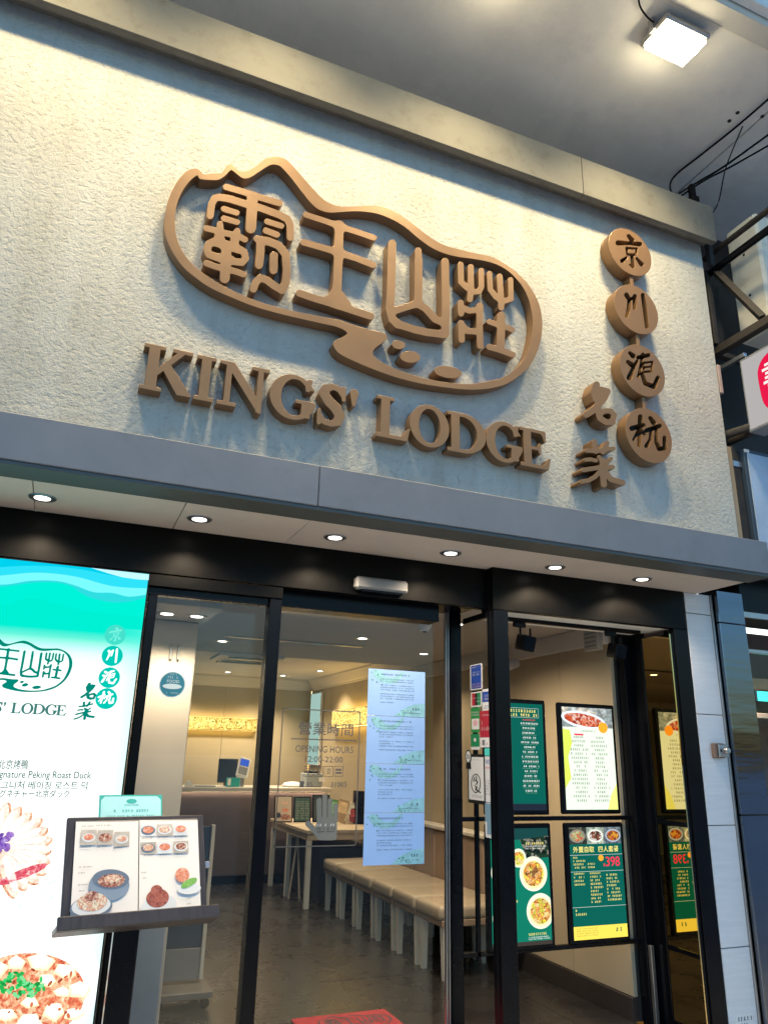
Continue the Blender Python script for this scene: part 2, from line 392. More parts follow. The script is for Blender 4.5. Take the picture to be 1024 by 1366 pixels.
SLABM = pbr('concrete_slab', (.82, .785, .73), .85, var=.10, vscale=1.4, bump=.15, bscale=30, dirt=(3, (.62, .61, .60), .5))
DOWNST = pbr('painted_downstand', (.66, .62, .55), .8, var=.07, vscale=2, dirt=(5, (.33, .31, .28), .4))
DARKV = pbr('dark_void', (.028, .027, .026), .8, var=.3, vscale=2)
GLASS = glass('clear_glass', refl=.34); GLASS2 = glass('door_glass', (.95, .97, .96), .38)
MIRROR = glass('bronze_mirror_glass', (.10, .085, .075), 1.0, .72, gcol=(1, .74, .32))
TILEW = pbr('pillar_tile', (.68, .68, .69), .35, var=.07, vscale=3, stretch=(1, 1, 14), dirt=(7, (.58, .58, .60), .5))
GROUT = pbr('grout', (.22, .21, .20), .9)
FLOORT = pbr('floor_tile', (.022, .021, .021), .28, var=.25, vscale=3, bump=.04, bscale=30, dirt=(8, (.036, .033, .032), .5))
PANEL = pbr('wall_panel', (.43, .355, .24), .55, var=.05, vscale=2, bump=.03, bscale=120)
CEILW = pbr('ceiling_paint', (.62, .59, .54), .85, var=.04)
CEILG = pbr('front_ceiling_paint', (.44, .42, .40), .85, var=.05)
CORN = pbr('cornice_paint', (.66, .61, .53), .7, var=.03)
PILLAR = pbr('pillar_laminate', (.40, .365, .32), .55, var=.05, vscale=2)
WOODL = pbr('pale_wood', (.52, .42, .30), .5, var=.12, vscale=6, stretch=(1, 6, 6))
COUNTF = pbr('counter_front', (.10, .075, .068), .5, var=.15, vscale=5, stretch=(1, 1, 8))
COUNTT = pbr('counter_stone', (.48, .45, .41), .3, var=.12, vscale=10)
CREAMLEG = pbr('cream_leg', (.62, .58, .50), .45, var=.06)
SEATM = pbr('seat_leather', (.36, .295, .215), .45, var=.08, vscale=6, bump=.08, bscale=150)
BACKM = pbr('back_leather', (.30, .215, .155), .5, var=.08, vscale=6, bump=.08, bscale=150)
REDMAT = pbr('red_mat', (.36, .028, .035), .95, var=.25, vscale=30, bump=.6, bscale=300)
PAPER = pbr('white_paper', (.74, .73, .72), .6, var=.02)
BLUEPAP = pbr('pale_blue_paper', (.33, .52, .86), .55, var=.03, vscale=5)  # white paper with the blue of the sky light put into its colour
INKD = pbr('dark_ink', (.03, .035, .05), .6)
GREENP = pbr('soft_green_print', (.27, .54, .62), .6, var=.2, vscale=25)
GREEND = pbr('leaf_green_print', (.06, .26, .12), .6)
FROST = pbr('frosted_film', (.19, .185, .155), .7, var=.06)
FROSTL = pbr('frosted_film_line', (.115, .105, .09), .7)
TEALP = pbr('teal_print', (.02, .36, .33), .5)
DKWOOD = pbr('dark_stand_wood', (.045, .036, .036), .35, var=.3, vscale=8, stretch=(8, 1, 1))
GREYPL = pbr('grey_plastic', (.20, .21, .22), .5)
WHITEPL = pbr('white_plastic', (.66, .66, .66), .4)
ACW = pbr('aircon_casing', (.76, .71, .60), .5, var=.06, dirt=(6, (.38, .34, .28), .5))
RUST = pbr('old_steel', (.035, .028, .024), .7, .2, var=.3, vscale=9, dirt=(12, (.06, .035, .022), .6))
TANS = pbr('tan_strip', (.36, .25, .15), .7, var=.1)
WARMWHITE = emit('lamp_warm', (1, .90, .70), 9)
LAMPDISC = emit('downlight_lens', (1, .93, .80), 7)

# lamps --------------------------------------------------------------
def spot(name, loc, power, col=(1, .80, .55), size=R(110), blend=.7, rad=.03, rot=(0, 0, 0), parent=None):
    l = bpy.data.lights.new(name, 'SPOT'); l.energy = power; l.color = col; l.spot_size = size; l.spot_blend = blend; l.shadow_soft_size = rad
    o = bpy.data.objects.new(name, l); COL.objects.link(o); o.location = loc; o.rotation_euler = rot
    if parent: o.parent = parent; o.location = Vector(loc) - wloc(parent)
    return o
def downlight(loc, label, group, power, rad=.047, col=(1, .80, .56), size=R(115), blend=.8):
    t = thing('downlight', label, 'downlight', loc, group)
    lathe('trim_ring', [(rad * .74, .004), (rad * .78, -.004), (rad * 1.15, -.006), (rad * 1.28, -.003), (rad * 1.3, .0005)], loc, ALU, t)
    lathe('lens', [(rad * .02, -.0045), (rad * .70, -.0045), (rad * .73, -.001)], loc, LAMPDISC, t)
    if power: spot('lamp', (loc[0], loc[1], loc[2] - .02), power, col, size, blend, rad * .6, parent=t)
    return t

# ================================================================== the setting
def struct(o): o['kind'] = 'structure'; return o
ASPH = pbr('pavement_paving', (.50, .485, .465), .8, var=.15, vscale=2, bump=.2, bscale=40)
struct(box('pavement', -400, 400, -400, .03, -.5, -.03, ASPH, bev=0))

# ---- street-side building parts
wall_t = box('sign_wall', -1.7, 3.845, -.40, -.22, 2.66, 5.25, STUCCO, bev=.008)
tag(wall_t, 'cream stucco sign wall behind the bronze lettering above the grey canopy', 'wall')
bt = thing('steel_beam', 'beige painted beam running along the top of the stucco wall', 'beam', (1.2, -.43, 5.11))
for x0_, x1_ in ((-1.7, 2.70), (2.704, 3.865)):
    box('beam_face', x0_, x1_, -.525, -.510, 5.07, 5.375, BEAM, bt, .002)
    box('bottom_flange', x0_, x1_, -.5098, -.475, 5.072, 5.084, BEAM, bt, .001)
    box('beam_web', x0_, x1_, -.474, -.402, 5.12, 5.365, BEAM, bt, .001)
ZSL = 5.96
sb = thing('overhead_slab', 'grey concrete ceiling slab high over the sign wall', 'ceiling', (1, .5, ZSL))
box('slab_bay', -7, 4.06, -1.30, 2.6, ZSL, ZSL + .3, SLABM, sb, .004)
box('slab_bay', 4.075, 9, -1.30, 2.6, ZSL + .004, ZSL + .3, SLABM, sb, .004)
box('edge_beam', -7, 9, -1.43, -1.305, ZSL - .035, ZSL + .3, DOWNST, sb, .006)
box('outer_edge', -7, 9, -1.49, -1.433, ZSL + .02, ZSL + .31, SLABM, sb, .004)
for i, (px, py) in enumerate([(972, 161), (983, 150), (1016, 155)]):
    p = onZ(px, py, ZSL); tube('bolt_hole', [(p[0], p[1], ZSL + .006), (p[0], p[1], ZSL - .006)], .014, DARKV, sb)
tag(box('rear_wall', -7, 3.86, .20, .30, 2.75, 5.955, pbr('rear_concrete', (.42, .40, .37), .9, var=.15), bev=0), 'grey concrete wall set back behind the stucco sign wall', 'wall')  # added out of view to block the sky and bounce light onto the slab
# near-black backing added on the right to stand in for the shaded gap
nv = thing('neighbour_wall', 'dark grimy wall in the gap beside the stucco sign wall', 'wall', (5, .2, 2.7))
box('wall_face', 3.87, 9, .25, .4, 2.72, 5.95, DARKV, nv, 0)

# ---- canopy
cn = thing('canopy', 'grey shopfront canopy with dark fascia lip and plaster soffit', 'canopy', (1.2, -.3, 2.59))
XF = onY(425, 660, -.59)[0]
fa0, fa1 = 'fascia_panel', 'fascia_panel'
box('fascia_panel', -1.8, XF - .0015, -.59, -.403, 2.603, 2.807, FASCIA, cn, .004)
box('fascia_panel', XF + .0015, 3.855, -.59, -.403, 2.603, 2.807, FASCIA, cn, .004)
box('fascia_lip', -1.8, 3.853, -.585, -.412, 2.584, 2.601, FASC_DK, cn, .002)
for a, b in ((-1.8, -.26), (-.256, .392), (.396, .992), (.9935, 3.85)):
    box('soffit_board', a, b, -.41, .12, 2.592, 2.612, SOFFIT, cn, .0015)
box('canopy_top', -1.8, 3.85, -.402, .3, 2.66, 2.68, FASC_DK, cn, 0)
for i, px in enumerate([(57, 664), (266, 693), (443, 720), (597, 740), (748, 754), (862, 771)]):
    p = onZ(*px, 2.59)
    downlight((p[0], -.165, 2.591), ['recessed downlight in the green-lit left end of the canopy soffit', 'recessed canopy downlight above the top corner of the glowing lightbox',
        'recessed canopy downlight just left of the door sensor', 'recessed canopy downlight right of the door sensor',
        'recessed canopy downlight above the left hanging spotlight', 'recessed downlight at the right end of the canopy soffit'][i], 'canopy downlights', P_CAN, size=R(136), blend=.5)

# ---- floodlights under the slab (one in view, its row goes on to the left)
def flood(x, label):
    t = thing('floodlight', label, 'floodlight', (x, -1.15, ZSL), 'floodlights under the slab')
    M = Matrix.Translation((x, -1.15, 5.855)) @ Matrix.Rotation(R(4), 4, 'X')
    box('housing', -.18, .18, -.122, .122, 0, .045, ALU, t, .012, M)
    bm = bmesh.new(); add_box(bm, -.155, .155, -.098, .098, -.030, -.0015, 0, M); bm_mesh('lens', bm, FLOODE, t)
    for sgn in (-1, 1): box('bracket_arm', sgn * .186 - .004, sgn * .186 + .004, -.02, .02, -.0, .103, ALU, t, .001, Matrix.Translation((x, -1.15, 5.855)))
    l = bpy.data.lights.new('lamp', 'AREA'); l.energy = P_FLOOD; l.color = (1, .80, .44); l.shape = 'RECTANGLE'; l.size = .34; l.size_y = .12; l.spread = R(108)
    o = bpy.data.objects.new('lamp', l); COL.objects.link(o); o.parent = t; o.location = (0, .002, -.142); o.rotation_euler = (R(4), 0, 0)
    return t
FLOODE = emit('flood_lens', (1, .88, .58), 36)
flood(2.99, 'square floodlight glowing under the slab at top right of the photo')
flood(1.78, 'floodlight next along the slab, just above the photo')
flood(.57, 'floodlight second along the slab from the glowing one in view')
flood(-.64, 'floodlight at the far left end of the slab row')
def cable(name, pts, r, label, grp=None):
    p = [Vector(q) for q in pts]; out = []
    for i in range(len(p) - 1):
        for k in range(6):
            t = k / 6; a = p[max(i - 1, 0)]; b = p[i]; c = p[i + 1]; d = p[min(i + 2, len(p) - 1)]
            out.append(.5 * ((2 * b) + (c - a) * t + (2 * a - 5 * b + 4 * c - d) * t * t + (3 * b - a - 3 * c + d) * t ** 3))
    out.append(p[-1])
    return tag(tube(name, out, r, BLACKM, None, 6), label, 'cable', grp)
Z1 = 5.93
def z(px, py, zz=Z1): return tuple(onZ(px, py, zz))
cable('cable', [z(852, -20), z(852, 5), z(862, 22), z(872, 30, 5.90)], .006, 'thin cable curling down to the glowing floodlight')
cable('cable', [z(897, 262, 5.6), z(893, 247, 5.8), z(902, 232), z(935, 206), z(985, 166), z(1040, 118)], .008, 'straight cable run along the slab joint', 'slab cables')
cable('cable', [z(990, 168), z(968, 222, 5.75), z(958, 268, 5.5), z(946, 290, 5.4)], .005, 'slack cable dropping from the slab to the beam end', 'slab cables')
cable('cable', [z(905, 258, 5.55), z(935, 240, 5.7), z(968, 220, 5.8), z(1040, 168, 5.85)], .008, 'upper of two black cables crossing the slack cable', 'slab cables')
cable('cable', [z(907, 262, 5.55), z(940, 240, 5.68), z(975, 222, 5.78), z(1040, 185, 5.82)], .007, 'lower of two black cables crossing the slack cable', 'slab cables')
jb = thing('junction_bracket', 'black cable bracket standing on the end of the beige beam', 'bracket', tuple(onY(925, 275, -.43)))
q = onY(925, 277, -.43)
box('post', q[0] - .02, q[0] + .02, -.45, -.41, 5.378, 5.62, BLACKM, jb, .003); box('clamp', q[0] - .035, q[0] + .035, -.46, -.40, 5.46, 5.51, BLACKM, jb, .004)
q = onY(936, 281, -.43)
tag(lathe('cable_gland', [(.02, 0), (.022, .03), (.016, .05), (.016, .075)], (q[0], -.43, 5.378), WHITEPL), 'small cream plastic cap on the end of the beige beam', 'cap')

# ================================================================== the bronze signs
SP = FY(-.40)                                     # plane of the stucco face
TH = .074
def unY(loops, fx, Y): return [[(lambda q: (q[0], q[2]))(onY(*fx(x, y), Y)) for x, y in L] for L in loops]
def zoomer(x0, y0, s): return lambda x, y: (x0 + x / s, y0 + y / s)
SIGN_Y = -.40 - TH
LOGO = {}
# mountain outline with the stream, traced as two closed curves
zA = zoomer(200, 190, 3.657); zB = zoomer(460, 260, 3.657); zC = zoomer(430, 400, 3.303)
outer = [zA(*p) for p in [(600, 70), (560, 82), (510, 120), (470, 140), (430, 135), (395, 103), (370, 120), (350, 148), (300, 150), (265, 155), (235, 130), (200, 130),
         (160, 155), (120, 210), (90, 280), (75, 350), (72, 420), (85, 480), (120, 550), (170, 615), (230, 665), (300, 712), (400, 757), (500, 797), (600, 827), (700, 852), (841, 884)]]
outer += [zC(*p) for p in [(60, 118), (98, 135), (108, 150), (85, 165), (55, 180), (48, 200), (75, 237), (150, 275), (230, 308), (320, 340), (420, 366), (520, 383)]]
outer += [zB(*p) for p in [(600, 950), (700, 945), (780, 925), (840, 890), (895, 840), (935, 770), (955, 700), (962, 620), (945, 530), (900, 445), (840, 380), (770, 330),
         (710, 300), (640, 285), (570, 268), (500, 250), (440, 222), (380, 180), (310, 125), (240, 80), (180, 57), (120, 52), (60, 55)]]
outer += [zA(*p) for p in [(960, 313), (910, 308), (850, 280), (790, 220), (720, 140), (660, 80)]]
inner = [zA(*p) for p in [(610, 108), (580, 113), (530, 145), (490, 170), (455, 175), (420, 150), (395, 135), (370, 160), (335, 182), (290, 183), (245, 178), (228, 162),
         (185, 200), (150, 255), (130, 310), (122, 380), (130, 460), (165, 540), (220, 605), (300, 665), (400, 720), (500, 765), (600, 797), (700, 822), (841, 851)]]
inner += [zC(*p) for p in [(60, 85), (120, 105), (200, 130), (265, 145), (285, 163), (270, 185), (235, 210), (222, 235), (240, 260), (300, 295), (380, 325), (470, 350), (560, 365), (650, 370)]]
inner += [zB(*p) for p in [(700, 908), (770, 890), (830, 850), (880, 790), (905, 710), (915, 650), (913, 590), (895, 510), (860, 440), (800, 375), (740, 340), (680, 322), (610, 310),
         (540, 300), (470, 280), (410, 250), (350, 205), (290, 155), (220, 115), (150, 90), (73, 80), (0, 82)]]
inner += [zA(*p) for p in [(880, 342), (830, 330), (790, 300), (740, 240), (690, 175), (640, 120)]]
idf = lambda x, y: (x, y)
LOGO['outline'] = unY([[tuple(p) for p in smooth_closed(outer, 4)], [tuple(p) for p in smooth_closed(inner, 4)]], idf, SIGN_Y)
CH = {
 'ba': (zoomer(260, 240, 7.314), (40, 1000, 0, 1150), 5, [
   (27, (305, 68), (480, 118), (560, 145), (700, 190), (825, 226)), (31, (150, 348), (163, 235), (195, 178), (240, 168), (330, 182), (500, 235), (640, 272), (830, 342), (905, 385), (930, 440), (932, 560)),
   (47, (560, 170), (556, 290), (545, 470)), (24, (282, 282), (408, 320)), (24, (282, 374), (412, 412)), (24, (704, 405), (842, 448)), (26, (692, 494), (800, 534)),
   (25, (112, 472), (200, 492), (300, 520), (420, 545), (490, 582)), (27, (245, 432), (250, 480)), (28, (412, 500), (395, 540)), (40, (235, 545), (262, 620), (300, 655)), (38, (392, 560), (385, 650)),
   (33, (200, 600), (135, 625), (120, 680), (140, 728), (250, 765)), (34, (190, 605), (300, 640), (430, 680)), (30, (420, 670), (480, 700), (496, 765), (462, 805), (365, 795)),
   (44, (310, 640), (300, 800), (292, 960)), (38, (260, 760), (350, 780)), (26, (112, 812), (200, 845), (300, 870), (400, 893), (478, 922)),
   (25, (600, 572), (700, 590)), (35, (640, 590), (720, 600), (820, 640), (885, 725), (898, 880), (886, 1000), (852, 1072)), (36, (640, 605), (640, 700), (626, 828)), (35, (770, 738), (768, 880)),
   (32, (572, 1064), (592, 1000), (640, 955), (700, 975), (770, 1030), (848, 1075))]),
 'wang': (zoomer(380, 270, 7.314), (60, 960, 40, 1240), 14, [
   (24, (205, 120), (400, 183), (560, 240), (740, 300), (868, 345)), (27, (180, 388), (350, 436), (500, 480), (700, 545), (862, 610)), (38, (530, 220), (520, 600), (500, 980)),
   (31, (142, 885), (300, 940), (480, 990), (650, 1050), (838, 1110)), (16, (470, 880), (420, 930)), (16, (560, 900), (620, 990))]),
 'shan': (zoomer(500, 310, 8.536), (70, 930, 50, 1260), 8, [
   (42, (195, 128), (182, 700), (168, 860), (200, 990), (262, 1045)), (38, (262, 1045), (450, 1106), (600, 1140), (790, 1162)), (40, (798, 335), (806, 800), (800, 1150)),
   (34, (492, 208), (495, 330)), (40, (497, 330), (495, 700), (490, 800)), (35, (490, 810), (400, 835), (200, 900)), (37, (490, 810), (580, 870), (680, 985), (780, 1030))]),
 'zhuang': (zoomer(595, 340, 9.107), (80, 900, 40, 1290), 6, [
   (32, (175, 118), (180, 330), (250, 395), (300, 420)), (32, (298, 148), (300, 400), (288, 540)), (29, (425, 190), (428, 390), (400, 445), (300, 450)),
   (29, (525, 228), (535, 420), (600, 508), (660, 550)), (32, (648, 262), (664, 500), (668, 640)), (28, (780, 302), (787, 535), (690, 565)),
   (33, (175, 582), (180, 712)), (32, (190, 640), (280, 678), (380, 668), (408, 620)), (35, (408, 620), (405, 900), (415, 1105)), (34, (182, 832), (188, 1030)), (33, (195, 860), (260, 925), (400, 935)),
   (44, (665, 740), (665, 900), (662, 1100)), (28, (522, 812), (640, 855), (740, 880), (800, 910)), (32, (522, 1118), (640, 1150), (808, 1212))]),
}
for kx, (zf, (a, b, c, d), kk, st) in CH.items():
    LOGO[kx] = unY(field_loops(a, b, c, d, 8, lambda X, Y: strokes_field(X, Y, st, kk) - 4.5), zf, SIGN_Y)
LOGO['pebbles'] = unY([ell_pts(335, 198, 29, 19, .15), ell_pts(386, 251, 45, 26, .1), ell_pts(553, 318, 62, 26, .15)], zC, SIGN_Y)

lg = thing('logo_sign', 'bronze mountain-shaped outline sign with four seal-script characters and a stream', 'sign', (1.3, -.42, 3.6))
cutout(SP, LOGO['outline'], .002, TH, BRONZE, 'outline', lg, .001)
for kx in CH: cutout(SP, LOGO[kx], .002, TH, BRONZE, 'character', lg, .001)
for L in LOGO['pebbles']: cutout(SP, [L], .002, TH, BRONZE, 'pebble', lg, .001)

# ---- KINGS' LODGE, serif capitals drawn in cap-height units
def G_union(*a):
    r = a[0]
    for x in a[1:]: r = np.minimum(r, x)
    return r
sf = .06
def g_K(X, Y): return G_union(rect_d(X, Y, .1, .29, 0, 1), rect_d(X, Y, 0, .40, 0, sf), rect_d(X, Y, 0, .40, 1 - sf, 1), poly_d(X, Y, [(.27, .45), (.68, .96), (.80, .96), (.28, .33)]),
    rect_d(X, Y, .56, .94, 1 - sf, 1), poly_d(X, Y, [(.36, .56), (.50, .66), (.98, .02), (.98, 0), (.72, 0)]))
def g_I(X, Y): return G_union(rect_d(X, Y, .1, .28, 0, 1), rect_d(X, Y, 0, .38, 0, sf), rect_d(X, Y, 0, .38, 1 - sf, 1))
def g_N(X, Y): return G_union(rect_d(X, Y, .13, .225, 0, .95), rect_d(X, Y, 0, .36, 0, sf), poly_d(X, Y, [(0, 1), (.27, 1), (.88, .14), (.88, -.05), (.83, -.05), (.13, .93), (0, .95)]),
    rect_d(X, Y, .79, .88, -.03, 1), rect_d(X, Y, .66, 1.0, 1 - sf, 1))
def g_G(X, Y):
    ring = np.maximum(ell_d(X, Y, .5, .5, .5, .525), -ell_d(X, Y, .535, .5, .315, .455))
    ring = np.maximum(ring, -rect_d(X, Y, .62, 1.2, .40, .74))
    return G_union(ring, poly_d(X, Y, [(.78, .70), (.84, .70), (.90, .98), (.83, .98), (.74, .92)]), rect_d(X, Y, .70, .875, .06, .42), rect_d(X, Y, .57, .97, .385, .44))
def g_S(X, Y):
    S = [(.1, (.55, .80, .05), (.46, .925, .06), (.31, .955, .06), (.165, .88, .085), (.135, .73, .10), (.25, .58, .115), (.41, .45, .12), (.50, .29, .105), (.46, .13, .085), (.32, .05, .06), (.16, .07, .055), (.07, .2, .04)),
         (.03, (.57, .68), (.565, .97)), (.03, (.045, .02), (.04, .33))]
    return strokes_field(X, Y, S, .012)
def g_q(X, Y): return poly_d(X, Y, [(.02, .93), (.06, 1.0), (.15, 1.0), (.19, .93), (.12, .60), (.08, .60)])
def g_L(X, Y): return G_union(rect_d(X, Y, .1, .29, 0, 1), rect_d(X, Y, 0, .39, 1 - sf, 1), rect_d(X, Y, 0, .70, 0, .07), poly_d(X, Y, [(.52, .03), (.60, 0), (.73, 0), (.79, .29), (.75, .29), (.66, .12)]))
def g_O(X, Y): return np.maximum(ell_d(X, Y, .49, .5, .49, .525), -ell_d(X, Y, .49, .5, .285, .455))
def g_D(X, Y):
    bowl = np.maximum(np.maximum(ell_d(X, Y, .40, .5, .57, .5), -ell_d(X, Y, .38, .5, .385, .435)), .2 - X)
    return G_union(rect_d(X, Y, .1, .29, 0, 1), rect_d(X, Y, 0, .42, .935, 1), rect_d(X, Y, 0, .42, 0, .065), bowl)
def g_E(X, Y): return G_union(rect_d(X, Y, .1, .29, 0, 1), rect_d(X, Y, 0, .70, .94, 1), poly_d(X, Y, [(.56, .95), (.62, 1), (.71, 1), (.72, .73), (.685, .73), (.64, .88)]), rect_d(X, Y, .28, .54, .475, .54),
    poly_d(X, Y, [(.48, .50), (.53, .38), (.565, .38), (.565, .65), (.53, .65)]), rect_d(X, Y, 0, .74, 0, .065), poly_d(X, Y, [(.55, .03), (.62, 0), (.76, 0), (.83, .28), (.79, .28), (.70, .12)]))
GL = dict(K=(g_K, .98), I=(g_I, .38), N=(g_N, 1.0), G=(g_G, .97), S=(g_S, .62), q=(g_q, .2), L=(g_L, .79), O=(g_O, .98), D=(g_D, .97), E=(g_E, .83))
GLP = {k: field_loops(-.08, wd + .08, -.12, 1.12, .0125, (lambda X, Y, fn=fn: fn(X, Y) - .013), .08) for k, (fn, wd) in GL.items()}
KF = (3.75 - .47) / (3.75 - .45)
LET = [('K', .118, .348), ('I', .366, .452), ('N', .477, .717), ('G', .731, .960), ('S', .978, 1.128), ('q', 1.147, 1.197), ('L', 1.306, 1.492), ('O', 1.497, 1.727), ('D', 1.722, 1.957), ('G', 1.964, 2.190), ('E', 2.186, 2.383)]
LET = [(c_, a_ * KF, b_ * KF) for c_, a_, b_ in LET]
def word(fn):
    for ch, a, b in LET:
        wd = GL[ch][1]; fn(ch, [[(a + u / wd * (b - a), 1.5 + (1.586 + (1.26 - a) * .010 + v * .232) * KF) for u, v in L] for L in GLP[ch]])
kl = thing('lettering_sign', "row of bronze serif capitals reading KINGS' LODGE on the stucco", 'sign', (1.25, -.42, 3.08))
word(lambda ch, L: cutout(SP, L, .002, .070, BRONZE, 'apostrophe' if ch == 'q' else 'letter', kl, .001))

# ---- four discs with cut characters, and the two free characters
zD = zoomer(750, 290, 3.595)
DISC_Y = -.49
DC = [
 [(9, (316, 88, 7), (332, 108, 11)), (9, (266, 122, 11), (320, 124, 7), (370, 128, 10)), (4, (306, 146), (356, 150), (350, 178), (310, 178), (306, 146)), (6, (332, 180, 7), (337, 236, 7), (322, 226, 3)), (6, (306, 192, 4), (286, 208, 9)), (6, (354, 196, 4), (378, 224, 10))],
 [(9, (306, 372, 10), (320, 395, 8), (316, 440, 8), (306, 474, 6)), (7, (346, 378, 9), (344, 436, 6)), (6, (322, 392), (345, 384)), (9, (384, 372, 8), (394, 440, 9), (404, 524, 8))],
 [(9, (322, 650, 7), (338, 664, 11)), (9, (312, 692, 7), (330, 706, 11)), (9, (320, 768, 12), (336, 730, 9), (356, 690, 6)), (7, (362, 672, 8), (412, 660, 8)), (6, (384, 655), (378, 700), (362, 764, 5)), (3.5, (386, 698), (430, 692), (426, 738), (390, 741), (386, 698)), (3, (390, 719), (426, 715)), (8, (380, 748, 7), (396, 796, 9), (438, 812, 10), (456, 768, 8))],
 [(9, (332, 1012, 11), (388, 996, 8)), (8, (372, 956, 10), (370, 1030, 9), (366, 1092, 7)), (7, (366, 1020, 8), (340, 1066, 5)), (6, (378, 1020), (392, 1040)), (9, (420, 962, 8), (436, 984, 11)), (8, (402, 1022, 9), (466, 1000, 9)), (7, (424, 1024), (420, 1066), (402, 1096, 9)), (8, (450, 1012, 7), (448, 1074, 8), (462, 1110, 9), (490, 1108, 9), (488, 1056, 8))]]
DCP = [unY(field_loops(200, 560, min(p[1] for s in st for p in s[1:]) - 30, max(p[1] for s in st for p in s[1:]) + 30, 2.5, lambda X, Y: strokes_field(X, Y, st, 1.0) - 1.6), zD, DISC_Y) for st in DC]
DPOS = [(a_ * .9939, 1.5 + (b_ - 1.5) * .9939) for a_, b_ in ((3.103, 4.780), (3.109, 4.333), (3.112, 3.881), (3.113, 3.428))]
ds = thing('disc_sign', 'chain of four round bronze discs with cut-out characters at the right of the wall', 'sign', (3.11, -.43, 3.24))
for (x, zz), L in zip(DPOS, DCP):
    d = cutout(SP, [ell_pts(x, zz, .179, .182, 0, 64)] + L, .022, .090, BRONZE, 'disc', ds, .0015)
    cutout(SP, [ell_pts(x, zz, .179, .182, 0, 64)], .004, .0217, BRONZE, 'disc_back', d, .001)
    ell(SP, x, zz, .165, .165, .0222, CUTBLACK, 'recess', d)  # black sheet that puts the shade of the cut-outs into colour
for (x0, a), (x1, b) in zip(DPOS, DPOS[1:]):
    box('connector', (x0 + x1) / 2 - .013, (x0 + x1) / 2 + .013, -.478, -.405, b + .1815, a - .1815, BRONZE, ds, .002)
zE = zoomer(760, 490, 6.827)
MC = [[(32, (240, 158), (218, 225), (240, 290)), (30, (285, 205), (340, 220), (310, 282), (255, 345), (205, 395), (150, 430)), (20, (240, 285), (290, 205)), (27, (250, 370), (275, 465), (330, 500), (385, 500)), (24, (385, 500), (402, 435), (370, 397), (315, 397), (262, 430))],
      [(24, (222, 676), (238, 765)), (19, (150, 758), (240, 762), (395, 738)), (24, (335, 692), (300, 770)), (18, (140, 842), (190, 838), (235, 850)), (17, (265, 815), (290, 865)), (18, (372, 832), (318, 885)), (21, (120, 935), (250, 915), (388, 908)), (27, (300, 850), (300, 990), (310, 1070)),
       (20, (290, 935), (225, 1000), (170, 1030), (105, 1042)), (26, (315, 945), (370, 1018), (478, 1050))]]
bx_ = [(40, 500, 90, 560), (40, 540, 630, 1120)]
MCP = [unY(field_loops(*bx_[i], 5, lambda X, Y: strokes_field(X, Y, MC[i], 4)), zE, DISC_Y) for i in range(2)]
ms = thing('character_sign', 'two bronze brush-written characters below and left of the discs', 'sign', (2.75, -.43, 3.2))
for L in MCP: cutout(SP, L, .002, .09, BRONZE, 'character', ms, .0015)

# ================================================================== the shopfront
hd = thing('entrance_header', 'glossy black header panel under the canopy above the sliding door', 'header', (1, .15, 2.35))
box('header_face', -1.8, 2.249, .07, .13, 2.350, 2.591, BLACKH, hd, .002)
box('header_base', -1.8, 2.249, .132, .45, 2.372, 2.591, BLACKM, hd, .002)
hr = thing('side_bay_header', 'glossy black header panel over the menu display bay on the right', 'header', (3, .1, 2.34))
box('header_face', 2.251, 3.72, 0, .05, 2.337, 2.591, BLACKH, hr, .002)
box('header_return', 2.251, 2.30, .0505, .14, 2.337, 2.591, BLACKM, hr, .001); box('header_ceiling', 2.36, 3.70, .052, .38, 2.339, 2.37, pbr('bay_white', (.82, .80, .76), .7), hr, .002)
fp = thing('corner_post', 'thick black post at the front corner between the door and the menu bay', 'post', (2.3, .04, 0))
box('post_face', 2.255, 2.352, 0, .045, -.02, 2.336, BLACKM, fp, .003); box('post_return', 2.255, 2.285, .0455, .085, -.02, 2.336, BLACKM, fp, .002)
# fixed left frame
ff = thing('fixed_window', 'fixed glass pane in a black frame beside the glowing lightbox', 'window', (.6, .1, 0))
box('top_rail', .20, 1.0, .072, .14, 2.285, 2.345, BLACKH, ff, .002); box('inner_rail', .20, .93, .10, .15, 2.245, 2.283, BLACKM, ff, .002)
box('mullion', .935, 1.0, .08, .17, -.02, 2.283, BLACKM, ff, .003); box('mullion', .318, .362, .09, .15, -.02, 2.243, BLACKM, ff, .003)
box('pane', .363, .933, .12, .128, 0, 2.244, GLASS, ff, 0)
# sliding door
XL = onY(577, 1000, .25)[0]
op = thing('door_operator', 'black box of the automatic door drive above the sliding glass leaf', 'door drive', (1.5, .22, 2.27))
box('cover', 1.002, XL + .0, .17, .30, 2.262, 2.371, BLACKM, op, .004)
box('track_rail', 1.002, 1.86, .305, .37, 2.262, 2.30, ALU, op, .002)
sd = thing('sliding_door', 'frameless glass sliding door leaf printed with the opening hours', 'door', (1.5, .25, 0))
box('leaf', .6, XL, .246, .256, .01, 2.268, GLASS2, sd, .001)
box('leaf', XL - .05, 2.14, .330, .338, .01, 2.36, GLASS, sd, .001) if False else None
sn = thing('door_sensor', 'grey motion sensor box on the black header above the door', 'sensor', (1.55, .05, 2.37))
box('housing', 1.394, 1.708, .012, .069, 2.375, 2.445, pbr('sensor_grey', (.22, .22, .22), .45), sn, .012); box('lens_strip', 1.43, 1.68, .02, .068, 2.363, 2.3745, BLACKM, sn, .002)
dp = thing('door_post', 'slim black and chrome post at the right side of the sliding door', 'post', (2.2, .42, 0))
box('post', 2.172, 2.245, .385, .46, -.01, 2.371, BLACKM, dp, .003); box('chrome_trim', 2.140, 2.150, .395, .42, -.01, 2.371, ALU, dp, .001); box('chrome_trim', 2.158, 2.166, .395, .42, -.01, 2.371, ALU, dp, .001)
